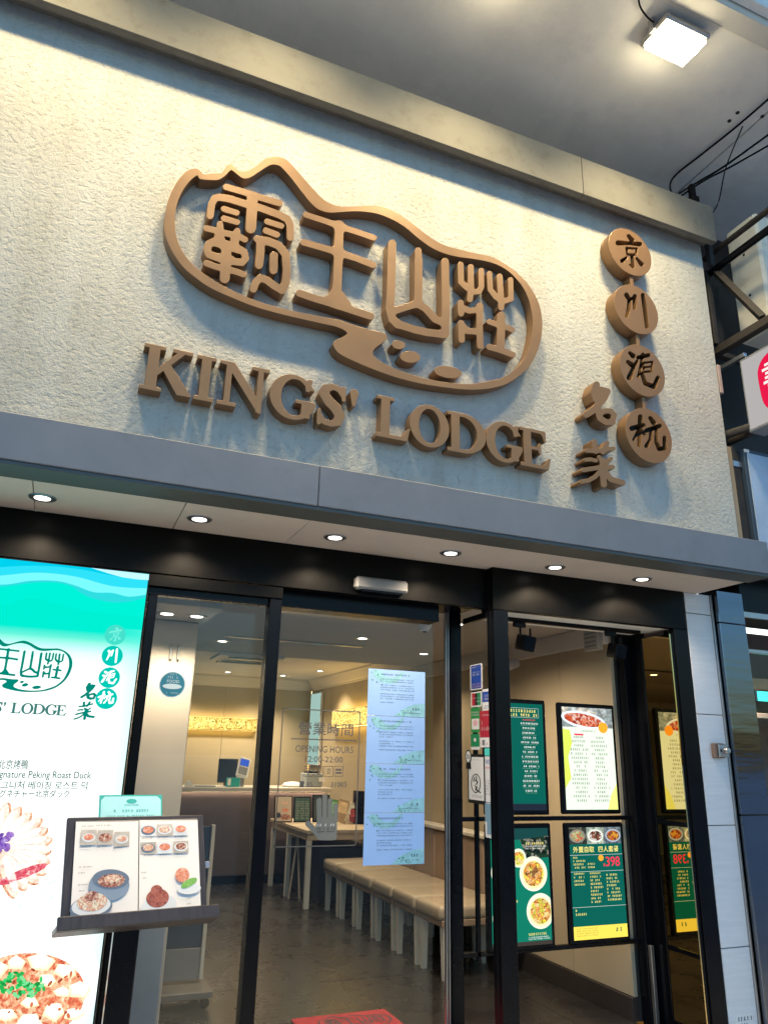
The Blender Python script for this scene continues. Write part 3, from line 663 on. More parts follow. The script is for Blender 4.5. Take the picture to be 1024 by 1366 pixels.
sdw = thing('side_return_glass', 'narrow glass side panel covered in stickers between the two door posts', 'window', (2.27, .24, 0))
box('pane', 2.262, 2.270, .088, .384, .35, 2.30, GLASS, sdw, 0)
box('top_rail', 2.255, 2.285, .087, .384, 2.302, 2.336, BLACKM, sdw, .002)
# menu bay
bp_ = thing('bay_back_post', 'black post at the back right of the menu display bay', 'post', (3.55, .42, 0))
box('post', 3.515, 3.57, .39, .47, -.01, 2.40, BLACKM, bp_, .003); box('post_cover', 3.5705, 3.60, .27, .47, -.01, 2.40, BLACKM, bp_, .003)
box('floor_bracket', 3.525, 3.55, .36, .388, .0, .43, ALU, bp_, .002)
rp = thing('right_post', 'black front post beside the pale tiled pillar', 'post', (3.65, .03, 0))
box('post', 3.612, 3.725, .052, .10, -.02, 2.336, BLACKM, rp, .003); box('post_face', 3.612, 3.725, 0, .051, -.02, 2.336, BLACKM, rp, .003)
mg = thing('side_mirror_glass', 'dark side glass panel reflecting the menu screens in the right bay', 'window', (3.6, .18, 0))
box('pane', 3.577, 3.585, .012, .268, .06, 2.30, MIRROR, mg, 0); box('cross_rail', 3.570, 3.5765, .012, .268, 1.13, 1.16, BLACKM, mg, .001)
box('bottom_rail', 3.570, 3.5765, .012, .268, 0, .06, BLACKM, mg, .001); box('backing', 3.586, 3.61, .012, .268, 0, 2.3, BLACKM, mg, 0)
box('cross_rail', 3.570, 3.5765, .012, .268, .43, .455, BLACKM, mg, .001)
rk = thing('display_rack', 'black rail rack holding the four menu screens in the bay', 'rack', (2.9, .43, .4))
for zz in (1.142, .432): box('rail', 2.247, 3.514, .43, .455, zz, zz + .025, BLACKM, rk, .002)
for x in (2.40, ): box('upright', x - .045, x - .02, .43, .452, .4, 1.9, BLACKM, rk, .002)
# ceiling track with two spotlights
tk = thing('light_track', 'black lighting track under the white bay ceiling', 'track', (3, .2, 2.3))
box('track', 2.40, 3.50, .185, .215, 2.315, 2.339, BLACKM, tk, .002)
for x, lab in ((2.598, 'left of two small black spotlights hanging in the menu bay'), (3.300, 'right of two small black spotlights hanging in the menu bay')):
    t = thing('spotlight', lab, 'spotlight', (x, .2, 2.3), 'bay spotlights')
    box('adapter', x - .085, x + .0, .188, .212, 2.282, 2.314, BLACKM, t, .003)
    for sgn in (-1, 1): box('yoke_arm', x + sgn * .036 - .004, x + sgn * .036 + .004, .193, .207, 2.215, 2.2815, BLACKM, t, .001)
    M = Matrix.Translation((x, .2, 2.19)) @ Matrix.Rotation(R(12), 4, 'X') @ Matrix.Rotation(R(8), 4, 'Y')
    box('lamp_head', -.045, .045, -.05, .05, -.05, .045, BLACKM, t, .008, M)

# ---- menu screens
def screen(x0, x1, z0, z1, label, bgcol, s):
    t = thing('menu_screen', label, 'menu screen', ((x0 + x1) / 2, .41, z0), 'menu screens in the bay')
    box('bezel', x0, x1, .395, .429, z0, z1, BLACKM, t, .008)
    pl = FY(.394)
    rect(pl, x0 + .026, x1 - .026, z0 + .026, z1 - .026, 0.0005, emit('scr_%s' % str(bgcol), bgcol, s), 'display', t)
    return t, pl, x0 + .026, x1 - .026, z0 + .026, z1 - .026
YEL = emit('ink_yellow', (.95, .80, .22), 1.1); WHT = emit('ink_white', (.95, .97, .92), 1.1); RED = emit('ink_red', (.9, .03, .08), 1.1); ORG = emit('ink_orange', (1, .38, .03), 1.1)
DGR = emit('ink_dark_green', (.05, .17, .11), .7); MGR = emit('ink_mid_green', (.30, .55, .35), .8); OLV = emit('ink_olive', (.16, .20, .08), .6)
GRN1 = (.004, .125, .095)
rng = random.Random(3)
# top left, dark green price list
t, pl, a, b, c, d = screen(2.405, 2.858, 1.178, 1.862, 'dark green price list screen, upper left of the four, half behind the post', GRN1, .9)
W_, H_ = b - a, d - c
rs = []
for r_i in range(2): rs += glyph_row(a + .05 * W_, a + .88 * W_, d - (.085 + .04 * r_i) * H_, .030 * H_, rng)
rects(pl, rs, .0012, YEL, 'title_print', t)
u0, u1, v0, v1 = a + .03 * W_, a + .92 * W_, d - .135 * H_, d - .045 * H_
rects(pl, [(u0, u1, v1, v1 + .001), (u0, u1, v0, v0 + .001), (u1, u1 + .001, v0, v1)], .0012, WHT, 'title_box', t)
ry, rr = [], []
for c0 in (.06, .55):
    for i in range(15):
        if i in (11,) and c0 < .1: continue
        ww = rng.uniform(.2, .32); m = c0 + .19
        ry += glyph_row(a + (m - ww / 2) * W_, a + (m + ww / 2) * W_, d - (.2 + .045 * i) * H_, .018 * H_, rng)
        rr += glyph_row(a + (m - ww / 2) * W_, a + (m + ww / 2) * W_, d - (.215 + .045 * i) * H_, .009 * H_, rng, False)
rects(pl, ry, .0012, WHT, 'menu_print', t); rects(pl, rr, .0012, MGR, 'small_print', t)
rects(pl, glyph_row(a + .08 * W_, a + .35 * W_, d - .165 * H_, .016 * H_, rng) + glyph_row(a + .62 * W_, a + .85 * W_, d - .165 * H_, .016 * H_, rng), .0012, RED, 'red_print', t)
rects(pl, [(a, b, c, c + .06 * H_)], .0008, emit('scr_dk', (.02, .03, .05), .8), 'footer_band', t)
# top right, bright list with prawns
t, pl, a, b, c, d = screen(2.955, 3.405, 1.181, 1.857, 'bright white menu screen with red dish and orange dot, upper right of four', (.88, 1.0, .84), .92)
W_, H_ = b - a, d - c
rect(pl, a, b, d - .20 * H_, d, .0008, food('prt_bg1', [(.55, .62, .62), (.75, .72, .62), (.35, .42, .42)], 14), 'photo_print', t)
flat(pl, [(u, min(v, d)) for u, v in ell_pts(a + .42 * W_, d - .125 * H_, .44 * W_, .085 * H_, -.12)], .0012, emit('plate_blue', (.75, .86, .95), 1.1), 'plate_print', t)
ell(pl, a + .42 * W_, d - .125 * H_, .39 * W_, .062 * H_, .0016, food('prt_prawn', [(.75, .12, .05), (.9, .32, .2), (.45, .06, .03), (.95, .6, .5)], 60), 'dish_print', t, -.12)
flat(pl, [(a, d - .22 * H_), (a + .14 * W_, d - .23 * H_), (a + .17 * W_, d - .36 * H_), (a + .08 * W_, d - .5 * H_), (a + .12 * W_, d - .7 * H_), (a, d - .8 * H_)], .0008, emit('prt_lime', (.72, .92, .12), 1), 'leaf_print', t)
flat(pl, [(b, c), (b, c + .25 * H_), (b - .12 * W_, c + .14 * H_), (b - .2 * W_, c)], .0008, emit('prt_lime2', (.85, .90, .25), 1), 'leaf_print', t)
ell(pl, a + .80 * W_, d - .195 * H_, .095 * W_, .055 * H_, .002, ORG, 'price_dot', t)
rects(pl, glyph_row(a + .36 * W_, a + .66 * W_, d - .245 * H_, .02 * H_, rng), .0012, OLV, 'title_print', t)
rs = []
for c0, wmax in ((.30, .36), (.70, .34)):
    for i in range(16):
        ww = rng.uniform(.5, 1) * wmax; rs += glyph_row(a + (c0 - ww / 2) * W_, a + (c0 + ww / 2) * W_, d - (.31 + .041 * i) * H_, .024 * H_, rng)
rects(pl, rs, .0012, OLV, 'menu_print', t)
rects(pl, [(a + .22 * W_, a + .40 * W_, d - .282 * H_, d - .265 * H_)], .0012, RED, 'red_print', t)
# lower left, bowls
t, pl, a, b, c, d = screen(2.405, 2.860, .452, 1.130, 'green screen with photos of dishes in bowls, lower left of the four', (.006, .20, .13), .95)
W_, H_ = b - a, d - c
rect(pl, a, b, d - .10 * H_, d, .0006, emit('scr_dkteal', (.01, .06, .06), 1), 'header_band', t)
flat(pl, [(a + .5 * W_, d - .10 * H_), (b, d - .07 * H_), (b, d - .26 * H_), (a + .62 * W_, d - .27 * H_)], .0008, food('prt_dark', [(.01, .02, .02), (.02, .05, .03), (.25, .25, .2)], 40), 'photo_print', t)
BOWL = emit('bowl_print', (.88, .90, .70), 1.0); BOWL2 = emit('bowl_print_in', (.95, .85, .45), 1.0)
for (u, v, ra, mt) in ((.72, .60, .24, 'prt_st1'), (.82, .28, .24, 'prt_st2'), (.20, .62, .20, 'prt_st1'), (.22, .46, .18, 'prt_st2'), (.2, .24, .19, 'prt_st1'), (.47, .74, .13, 'prt_st2')):
    U_, V_ = a + u * W_, c + v * H_; ra *= W_
    flat(pl, [(min(max(x, a), b), y) for x, y in ell_pts(U_, V_, ra, ra * .98)], .001, BOWL, 'bowl_print', t); flat(pl, [(min(max(x, a), b), y) for x, y in ell_pts(U_, V_ - .004, ra * .84, ra * .80)], .0014, BOWL2, 'bowl_inside', t)
    flat(pl, [(min(max(x, a), b), y) for x, y in ell_pts(U_, V_, ra * .72, ra * .70)], .0018, food(mt, [(.75, .30, .06), (.90, .72, .08), (.28, .12, .05), (.85, .5, .2), (.5, .55, .1)] if mt == 'prt_st1' else [(.92, .80, .05), (.8, .35, .1), (.9, .7, .3), (.6, .6, .08), (.5, .18, .05)], 55, 1.15), 'dish_print', t)
rs = []
for (u, v) in ((.60, .855), (.60, .08), (.1, .80), (.12, .36)): rs += glyph_row(a + u * W_, a + (u + .32) * W_, c + v * H_, .022 * H_, rng)
rects(pl, rs, .0012, YEL, 'menu_print', t)
rs = []
for (u, v) in ((.60, .835), (.60, .815), (.60, .06), (.60, .045)): rs += glyph_row(a + u * W_, a + (u + .36) * W_, c + v * H_, .011 * H_, rng, False)
rects(pl, rs, .0012, WHT, 'small_print', t)
rect(pl, a, b, c, c + .055 * H_ * .6, .0009, emit('scr_brown', (.05, .04, .035), 1), 'footer_band', t)
# lower right, set meal
t, pl, a, b, c, d = screen(2.963, 3.411, .458, 1.130, 'dark green set-meal screen priced 398 with yellow footer, lower right of the four', GRN1, .9)
W_, H_ = b - a, d - c
for i, mt in enumerate((('prt_f1', [(.05, .06, .05), (.18, .2, .15)]), ('prt_f2', [(.35, .45, .38), (.5, .55, .45)]), ('prt_f3', [(.12, .16, .2), (.2, .25, .28)]))):
    rect(pl, a + i * W_ / 3, a + (i + 1) * W_ / 3 - .001, d - .155 * H_, d, .0006, food(*mt, 20), 'photo_print', t)
for u, cols, rim in ((.155, [(.35, .42, .2), (.55, .6, .3), (.7, .2, .1)], (.25, .24, .2)), (.5, [(.12, .06, .04), (.3, .1, .06), (.8, .75, .68)], (.8, .83, .75)), (.84, [(.55, .12, .04), (.8, .4, .05), (.25, .06, .03)], (.4, .45, .5))):
    ell(pl, a + u * W_, d - .08 * H_, .15 * W_, .062 * H_, .001, emit('rim%s' % u, rim, 1), 'plate_print', t); ell(pl, a + u * W_, d - .08 * H_, .12 * W_, .047 * H_, .0014, food('prt_d%s' % u, cols, 70), 'dish_print', t)
text(pl, '外賣自取', a + .06 * W_, a + .46 * W_, d - .232 * H_, d - .175 * H_, .0012, YEL, t, 'title_print'); text(pl, '四人套餐', a + .54 * W_, a + .93 * W_, d - .232 * H_, d - .175 * H_, .0012, YEL, t, 'title_print')
text(pl, '398', a + .67 * W_, a + .94 * W_, d - .365 * H_, d - .275 * H_, .0012, RED, t, 'price_print'); text(pl, '$', a + .62 * W_, a + .655 * W_, d - .365 * H_, d - .335 * H_, .0012, RED, t, 'price_print')
ell(pl, a + .58 * W_, d - .285 * H_, .05 * W_, .028 * H_, .0012, ORG, 'price_dot', t)
rects(pl, [(a, b, d - q * H_, d - q * H_ + .0012) for q in (.255, .405, .72)], .0012, WHT, 'rule_print', t)
rs = []
for i in range(4): rs += glyph_row(a + .05 * W_, a + (.14 if i == 0 else .28) * W_, d - (.285 + .030 * i) * H_, .018 * H_, rng)
for i in range(2): rs += glyph_row(a + .32 * W_, a + .45 * W_, d - (.345 + .030 * i) * H_, .018 * H_, rng)
for i in range(4): rs += glyph_row(a + .05 * W_, a + .24 * W_, d - (.43 + .032 * i) * H_, .018 * H_, rng)
for i in range(9): rs += glyph_row(a + .35 * W_, a + rng.uniform(.5, .6) * W_, d - (.43 + .032 * i) * H_, .019 * H_, rng)
for i in range(8): rs += glyph_row(a + .66 * W_, a + rng.uniform(.82, .95) * W_, d - (.45 + .032 * i) * H_, .019 * H_, rng)
rs += glyph_row(a + .05 * W_, a + .09 * W_, d - .755 * H_, .02 * H_, rng) + glyph_row(a + .05 * W_, a + .25 * W_, d - .79 * H_, .022 * H_, rng)
rects(pl, rs, .0012, YEL, 'menu_print', t)
rect(pl, a, b, c, c + .115 * H_, .0008, emit('foot_yellow', (.90, .72, .10), 1.05), 'footer_band', t)
rs = []
for i in range(4): rs += glyph_row(a + .05 * W_, a + .45 * W_, c + (.09 - .02 * i) * H_, .010 * H_, rng)
rs += glyph_row(a + .78 * W_, a + .93 * W_, c + .05 * H_, .04 * H_, rng); rects(pl, rs, .0012, DGR, 'small_print', t)

# ---- stickers on the side return glass (plane facing -x)
SX = Plane((2.2605, 0, 0), (0, -1, 0), (0, 0, 1))
def xq(px, py): q = onX(px, py, 2.2605); return (-q[1], q[2])
def sticker(name, x0, y0, x1, y1, base, label, inner=(), cat='sticker'):
    A, B, Cc, Dd = xq(x0, y0), xq(x1, y0), xq(x1, y1), xq(x0, y1)
    u0, u1 = (A[0] + Dd[0]) / 2, (B[0] + Cc[0]) / 2; v1, v0 = (A[1] + B[1]) / 2, (Cc[1] + Dd[1]) / 2
    t = thing(name, label, cat, tuple(SX.w((u0 + u1) / 2, v0)), 'stickers on the side glass')
    k = .006; pts = [(u0 + k, v0), (u1 - k, v0), (u1, v0 + k), (u1, v1 - k), (u1 - k, v1), (u0 + k, v1), (u0, v1 - k), (u0, v0 + k)]
    slab_shape(SX, pts, 0, .001, base, 'sheet', t)
    for nm, fa, fb, fc, fd, mt, lay in inner:
        a_, b_, c_, d_ = u0 + fa * (u1 - u0), u0 + fb * (u1 - u0), v0 + fc * (v1 - v0), v0 + fd * (v1 - v0)
        if nm.startswith('T:'): text(SX, nm[2:], a_, b_, c_, d_, .001 + lay * .0006, mt, t, 'lettering')
        elif nm.startswith('E:'): ell(SX, (a_ + b_) / 2, (c_ + d_) / 2, (b_ - a_) / 2, (d_ - c_) / 2, .001 + lay * .0006, mt, nm[2:], t)
        elif nm.startswith('G:'):
            n = int(nm[2:]); h = (d_ - c_) / n; q = []
            for i in range(n): q += glyph_row(a_, b_, c_ + i * h, h * .7, rng)
            rects(SX, q, .001 + lay * .0006, mt, 'small_print', t)
        else: rect(SX, a_, b_, c_, d_, .001 + lay * .0006, mt, nm, t)
    return t
SBLU = pbr('sticker_blue', (.02, .07, .38), .4); SRED = pbr('sticker_red', (.45, .03, .05), .4); SGRN = pbr('sticker_green', (.03, .28, .08), .4); SGRN2 = pbr('sticker_green2', (.02, .25, .10), .4); SCYA = pbr('sticker_cyan', (.1, .7, .6), .4); SBLK = pbr('sticker_black', (.015, .015, .015), .4); SPNK = pbr('sticker_pink', (.75, .45, .48), .4); SBL2 = pbr('sticker_slate', (.2, .33, .42), .4)
sticker('sticker', 627, 886, 643, 920, PAPER, 'tall dark blue sticker with white rim, topmost on the side glass', [('ground', .08, .92, .04, .96, SBLU, 1), ('G:2', .2, .8, .55, .75, PAPER, 2), ('G:1', .15, .85, .86, .93, PAPER, 2), ('G:2', .12, .85, .08, .28, SPNK, 2)])
sticker('sticker', 628, 923, 642, 943, PAPER, 'small card sticker with red, black and green stripes on the side glass', [('stripe', .1, .4, .1, .92, SRED, 1), ('stripe', .4, .62, .1, .92, SBLK, 1), ('stripe', .62, .92, .1, .92, SGRN2, 1), ('G:1', .2, .85, .55, .68, PAPER, 2), ('G:1', .45, .85, .3, .45, PAPER, 2)])
sticker('sticker', 643, 919, 653, 949, PAPER, 'white sticker with a blue square beside the striped card sticker', [('ground', .05, .95, .42, .88, SBLU, 1), ('G:2', .3, .9, .5, .8, PAPER, 2), ('G:2', .1, .8, .12, .3, SBLU, 1)])
sticker('sticker', 628, 944, 639.5, 977, SGRN, 'mid green sticker with a pale lower square, below the striped card', [('panel', .1, .95, .12, .55, PAPER, 1), ('E:emblem', .25, .8, .25, .5, SPNK, 2), ('G:2', .08, .9, .66, .88, PAPER, 1)])
sticker('sticker', 640, 948, 654, 997, PAPER, 'tall red sticker with bold pale characters, beside the green ones', [('ground', 0, 1, .27, 1, SRED, 1), ('G:2', .15, 1, .45, .78, SPNK, 2), ('G:1', .25, .95, .85, .93, PAPER, 2), ('code_panel', .2, .45, .06, .2, GREYPL, 1), ('G:1', .6, .95, .06, .16, SRED, 1)])
sticker('sticker', 628, 979, 639.5, 1000, PAPER, 'deep green sticker with a white oval, above the award plaque', [('ground', 0, 1, .18, 1, SGRN2, 1), ('E:emblem', .36, .62, .5, .75, PAPER, 2)])
sticker('sticker', 646, 998, 655, 1008, SCYA, 'tiny bright cyan sticker above the VISA sheet')
sticker('notice_sheet', 646, 1009, 658, 1070, PAPER, 'white sheet headed VISA stuck beside the award plaque', [('T:VISA', .12, 1.25, .83, .93, SBLU, 1), ('band', .1, .9, .73, .77, SPNK, 1), ('G:6', .12, .9, .15, .5, GREYPL, 1)], 'notice')
sticker('notice_sheet', 647, 1071, 659, 1118, PAPER, 'pale blue grey picture sheet low on the side glass', [('picture', .02, .98, .45, .98, SBL2, 1), ('mark', .2, .7, .1, .45, SBL2, 1)], 'notice')
t = sticker('award_plaque', 624, 1006, 647, 1072, SBLK, 'black framed white award plaque with a round seal on the side glass', [('card', .06, .93, .07, .94, PAPER, 1), ('G:1', .3, .75, .87, .9, GREYPL, 2), ('G:2', .25, .85, .12, .18, GREYPL, 2)], 'plaque')
def sl(L): return [[xq(x, y) for x, y in l] for l in L]
zS = zoomer(610, 980, 11.39)
ring = [[xq(*zS(x, y)) for x, y in ell_pts(283, 740, 74, 146)], [xq(*zS(x, y)) for x, y in ell_pts(283, 740, 62, 132)]]
flat_loops(SX, ring, .0026, SBLK, 'seal_ring', t)
SEAL = [(7, (262, 650), (248, 710)), (6, (290, 625), (294, 700)), (8, (275, 690), (310, 720), (290, 755)), (6, (265, 770), (285, 800), (280, 840)), (8, (300, 790), (282, 840)), (9, (285, 830), (350, 880))]
flat_loops(SX, [[xq(*zS(x, y)) for x, y in L] for L in field_loops(200, 380, 590, 910, 5, lambda X, Y: strokes_field(X, Y, SEAL, 2))], .0026, SBLK, 'seal_characters', t)
bd = thing('award_badge', 'round black and white rosette badge on the corner of the award plaque', 'badge', tuple(SX.w(*xq(625, 1015))))
slab_shape(SX, [xq(*zS(x, y)) for x, y in ell_pts(173, 335, 46, 106)], .0032, .0052, SBLK, 'rim', bd); slab_shape(SX, [xq(*zS(x, y)) for x, y in ell_pts(173, 335, 34, 84)], .0053, .0058, PAPER, 'face', bd)
text(SX, '20', *sorted((xq(*zS(150, 340))[0], xq(*zS(198, 340))[0])), xq(*zS(173, 365))[1], xq(*zS(173, 300))[1], .0064, SBLK, bd)
for dx in (-14, 22): slab_shape(SX, [xq(*zS(x, y)) for x, y in ((158 + dx, 430), (184 + dx, 430), (192 + dx, 520), (150 + dx, 520))], .0034, .005, SBLK, 'ribbon', bd)

# ---- printing and paper on the sliding leaf
LP = FY(.2458)
def yq(px, py, Y=.2458): q = onY(px, py, Y); return (q[0], q[2])
def px_rect(x0, y0, x1, y1, Y=.2458):
    a = yq(x0, (y0 + y1) / 2, Y)[0]; b = yq(x1, (y0 + y1) / 2, Y)[0]; c = yq((x0 + x1) / 2, y1, Y)[1]; d = yq((x0 + x1) / 2, y0, Y)[1]; return a, b, c, d
oh = thing('opening_hours_decal', 'grey film lettering on the door giving opening hours 12:00-22:00 in a thin frame', 'decal', (1.45, .245, .95))
tl, tr, bl, br = yq(378, 945), yq(488, 949), yq(364, 1131), yq(483, 1128)
x0, x1, zt, zb = (tl[0] + bl[0]) / 2, 1.53, (tl[1] + tr[1]) / 2, (bl[1] + br[1]) / 2; e = .006
rects(LP, [(x0, x1, zt - e, zt), (x0, x1, zb, zb + e), (x0, x0 + e, zb, zt), (x1 - e, x1, zb, zt)], .0008, FROSTL, 'frame_line', oh)
for s, r in (('營業時間', (398, 964, 471, 981)), ('OPENING HOURS', (394, 995, 471, 1004)), ('12:00-22:00', (407, 1009, 457, 1017)), ('85', (409, 1043, 417, 1050)), ('31003', (441, 1043, 462, 1050))):
    a, b, c, d = px_rect(*r); text(LP, s, a, b, c, d, .0008, FROSTL, oh)
a, b, c, d = px_rect(388, 986, 476, 987.6); rect(LP, a, b, c, d, .0008, FROSTL, 'rule', oh)
for i in range(4):
    a, b, c, d = px_rect(405.5 + i * 13.3, 1022, 417.5 + i * 13.3, 1036)
    rects(LP, [(a, b, d - .003, d), (a, b, c, c + .003), (a, a + .003, c, d), (b - .003, b, c, d)], .0008, FROSTL, 'icon_box', oh)
    m, wd, hh = (a + b) / 2, b - a, d - c
    if i == 0:
        rects(LP, [(m - .30 * wd, m + .30 * wd, c + .72 * hh, c + .8 * hh), (m - .2 * wd, m + .2 * wd, c + .55 * hh, c + .63 * hh), (m - .05 * wd, m + .05 * wd, c + .2 * hh, c + .45 * hh)], .0008, FROSTL, 'signal_icon', oh)
    elif i == 1: text(LP, 'S', m - .2 * wd, m + .2 * wd, c + .18 * hh, c + .85 * hh, .0008, FROSTL, oh)
    elif i == 2: text(LP, '支', m - .3 * wd, m + .3 * wd, c + .2 * hh, c + .82 * hh, .0008, FROSTL, oh)
    else: rects(LP, [(m - .33 * wd, m + .33 * wd, c + .55 * hh, c + .75 * hh), (m - .33 * wd, m + .33 * wd, c + .25 * hh, c + .45 * hh)], .0008, FROSTL, 'card_icon', oh)
a, b, c, d = px_rect(399.5, 1042, 405.5, 1050); rect(LP, a, b, c, d, .0008, FROSTL, 'phone_icon', oh)
zH = zoomer(360, 1000, 7.314)
HAND = [(29, (482, 500), (486, 700)), (27, (532, 462), (538, 700)), (27, (590, 500), (588, 700)), (25, (640, 545), (632, 700)), (29, (372, 722), (480, 835)), (60, (505, 745), (505, 825), (590, 825), (595, 745), (505, 745)), (40, (500, 760), (500, 845), (612, 845), (615, 740))]
hl = [[yq(*zH(x, y)) for x, y in L] for L in field_loops(320, 700, 410, 910, 5, lambda X, Y: np.maximum(strokes_field(X, Y, HAND, 0), -np.minimum(np.minimum(seg_d(X, Y, (508, 400, 4), (508, 655, 4)), seg_d(X, Y, (561, 400, 4), (559, 660, 4))), seg_d(X, Y, (615, 400, 4), (611, 655, 4)))))]
hn = thing('hand_decal', 'grey frosted open hand sticker on the door glass', 'decal', (1.5, .245, .95))
flat_loops(LP, hl, .0014, FROST, 'hand', hn)
a, b, c, d = px_rect(422.5, 1098.5, 447, 1102.2); rects(LP, glyph_row(a, b, c, d - c, rng), .002, PAPER, 'small_print', hn)
a, b, c, d = px_rect(422.5, 1103.5, 447, 1106.5); rects(LP, glyph_row(a, b, c, d - c, rng), .002, INKD, 'small_print', hn)
a, b, c, d = px_rect(422.5, 1107.5, 446, 1111); text(LP, 'open door', a, b, c, d, .002, INKD, hn)
ys = [(894, 955.5), (955.9, 1019), (1019.4, 1084), (1084.4, 1153.5)]
xa = (yq(491, 893)[0] + yq(484, 1157)[0]) / 2; xb = (yq(566, 897)[0] + yq(566, 1150)[0]) / 2
for i, (ya, yb) in enumerate(ys):
    v1, v0 = yq(526, ya)[1], yq(526, yb)[1]; H_, W_ = v1 - v0, xb - xa
    t = thing('notice_sheet', ['pale blue notice with green corners, topmost of four taped on the door', 'pale blue notice, second from the top of four on the door', 'pale blue notice, third from the top of four on the door',
                               'pale blue notice, lowest of four taped on the door'][i], 'notice', ((xa + xb) / 2, .245, v0), 'blue notices on the door')
    slab_shape(LP, [(xa, v0), (xb, v0), (xb, v1), (xa, v1)], .0004, .0009, BLUEPAP, 'sheet', t)
    flat(LP, [(xa + .45 * W_, v0 + .001), (xb - .002, v0 + .001), (xb - .002, v0 + .30 * H_), (xa + .8 * W_, v0 + .27 * H_), (xa + .62 * W_, v0 + .17 * H_)], .0013, GREENP, 'corner_print', t)
    flat(LP, smooth_closed([(xa + .08 * W_, v1 - .05 * H_), (xa + .2 * W_, v1 - .03 * H_), (xa + .3 * W_, v1 - .15 * H_), (xa + .45 * W_, v1 - .17 * H_), (xa + .58 * W_, v1 - .04 * H_), (xa + .63 * W_, v1 - .03 * H_), (xa + .5 * W_, v1 - .26 * H_), (xa + .28 * W_, v1 - .30 * H_), (xa + .12 * W_, v1 - .2 * H_)], 3), .0013, GREENP, 'wreath_print', t)
    for k in range(10):
        ell(LP, xa + rng.uniform(.03, .25) * W_, v1 - rng.uniform(.04, .35) * H_, .003, .0045, .0016, GREEND, 'leaf_print', t, rng.uniform(0, 3), 8)
        ell(LP, xa + rng.uniform(.55, .78) * W_, v0 + rng.uniform(.02, .15) * H_, .003, .0045, .0016, GREEND, 'leaf_print', t, rng.uniform(0, 3), 8)
    rs = glyph_row(xa + .22 * W_, xa + rng.uniform(.6, .8) * W_, v1 - .12 * H_, .035 * H_, rng)
    for row in (.22, .27, .35, .40, .45, .54, .59, .64, .72):
        rs += glyph_row(xa + .21 * W_, xa + (rng.choice((.45, .8, .8, .8)) if row not in (.27, .4) else .8) * W_, v1 - row * H_, .022 * H_, rng, i != 3)
    rs += glyph_row(xa + .77 * W_, xa + .91 * W_, v0 + .14 * H_, .06 * H_, rng) + glyph_row(xa + .62 * W_, xa + .92 * W_, v0 + .07 * H_, .028 * H_, rng)
    rects(LP, rs, .002, INKD, 'small_print', t)
FP = FY(.1195)
st = thing('round_sticker', 'round teal sticker reading FOOD on the fixed glass beside the lightbox', 'sticker', (.45, .119, 1.7))
cq = yq(230, 913, .1195); r_s = (yq(248, 913, .1195)[0] - yq(212, 913, .1195)[0]) / 2
SPALE = pbr('sticker_pale', (.62, .72, .72), .4); STEAL = pbr('sticker_teal', (.03, .20, .27), .4)
slab_shape(FP, ell_pts(*cq, r_s, r_s, 0, 48), 0, .001, SPALE, 'rim', st); ell(FP, *cq, r_s * .9, r_s * .9, .0016, STEAL, 'face', st, 0, 48)
text(FP, 'FOOD', cq[0] - r_s * .42, cq[0] + r_s * .5, cq[1] + r_s * .12, cq[1] + r_s * .34, .0022, SPALE, st); rects(FP, glyph_row(cq[0] - r_s * .42, cq[0] + r_s * .5, cq[1] + r_s * .42, r_s * .22, rng, False) + glyph_row(cq[0] - r_s * .25, cq[0] + r_s * .3, cq[1] + r_s * .7, r_s * .14, rng, False) + glyph_row(cq[0] - r_s * .4, cq[0] + r_s * .6, cq[1] - r_s * .7, r_s * .14, rng, False), .0022, SPALE, 'small_print', st)
ell(FP, cq[0], cq[1] - r_s * .15, r_s * .72, r_s * .2, .0022, SPALE, 'banner', st)

# ================================================================== lightbox at the left
LBY = -.02; BP = FY(LBY)
lbx = thing('lightbox', 'tall glowing advertising lightbox with teal mountains, logo and duck dishes', 'lightbox', (-.3, 0, .05))
LX0, LX1, LZ0, LZ1 = -.98, .302, .05, 2.326
box('casing', LX0, LX1, LBY + .001, .065, LZ0, LZ1, BLACKM, lbx, .002)
def lq(px, py): return yq(px, py, LBY)
def lbx_mat():
    m, t, o = nodes('lightbox_film'); c = coords(t); s = N(t, 'ShaderNodeSeparateXYZ'); t.links.new(c, s.inputs[0])
    mr = N(t, 'ShaderNodeMapRange'); mr.inputs[1].default_value = 1.45; mr.inputs[2].default_value = LZ1; t.links.new(s.outputs[2], mr.inputs[0])
    r = ramp(t, [(0, (.97, 1, .98)), (.42, (.90, 1, .96)), (.53, (.62, .95, .84)), (.61, (.10, .66, .52)), (.65, (.0, .62, .47)), (1, (0, .62, .47))]); t.links.new(mr.outputs[0], r.inputs[0])
    mx = N(t, 'ShaderNodeMapRange'); mx.inputs[1].default_value = .16; mx.inputs[2].default_value = .31; mx.inputs[4].default_value = .45; t.links.new(s.outputs[0], mx.inputs[0])
    k = N(t, 'ShaderNodeMix', data_type='RGBA'); k.inputs[7].default_value = (.10, .70, .60, 1); t.links.new(mx.outputs[0], k.inputs[0]); t.links.new(r.outputs[0], k.inputs[6])
    e = N(t, 'ShaderNodeEmission'); e.inputs[1].default_value = 1.16 * EM; t.links.new(k.outputs[2], e.inputs[0]); t.links.new(e.outputs[0], o.inputs[0]); return m
rect(BP, LX0 + .008, LX1 - .006, LZ0 + .01, LZ1 - .006, .0005, lbx_mat(), 'film', lbx)
def lpoly(pts, n, m, name, sm=True):
    q = [lq(*p) for p in pts]; flat(BP, [(min(x[0], LX1 - .0063), min(x[1], LZ1 - .0063)) for x in q], n, m, name, lbx)
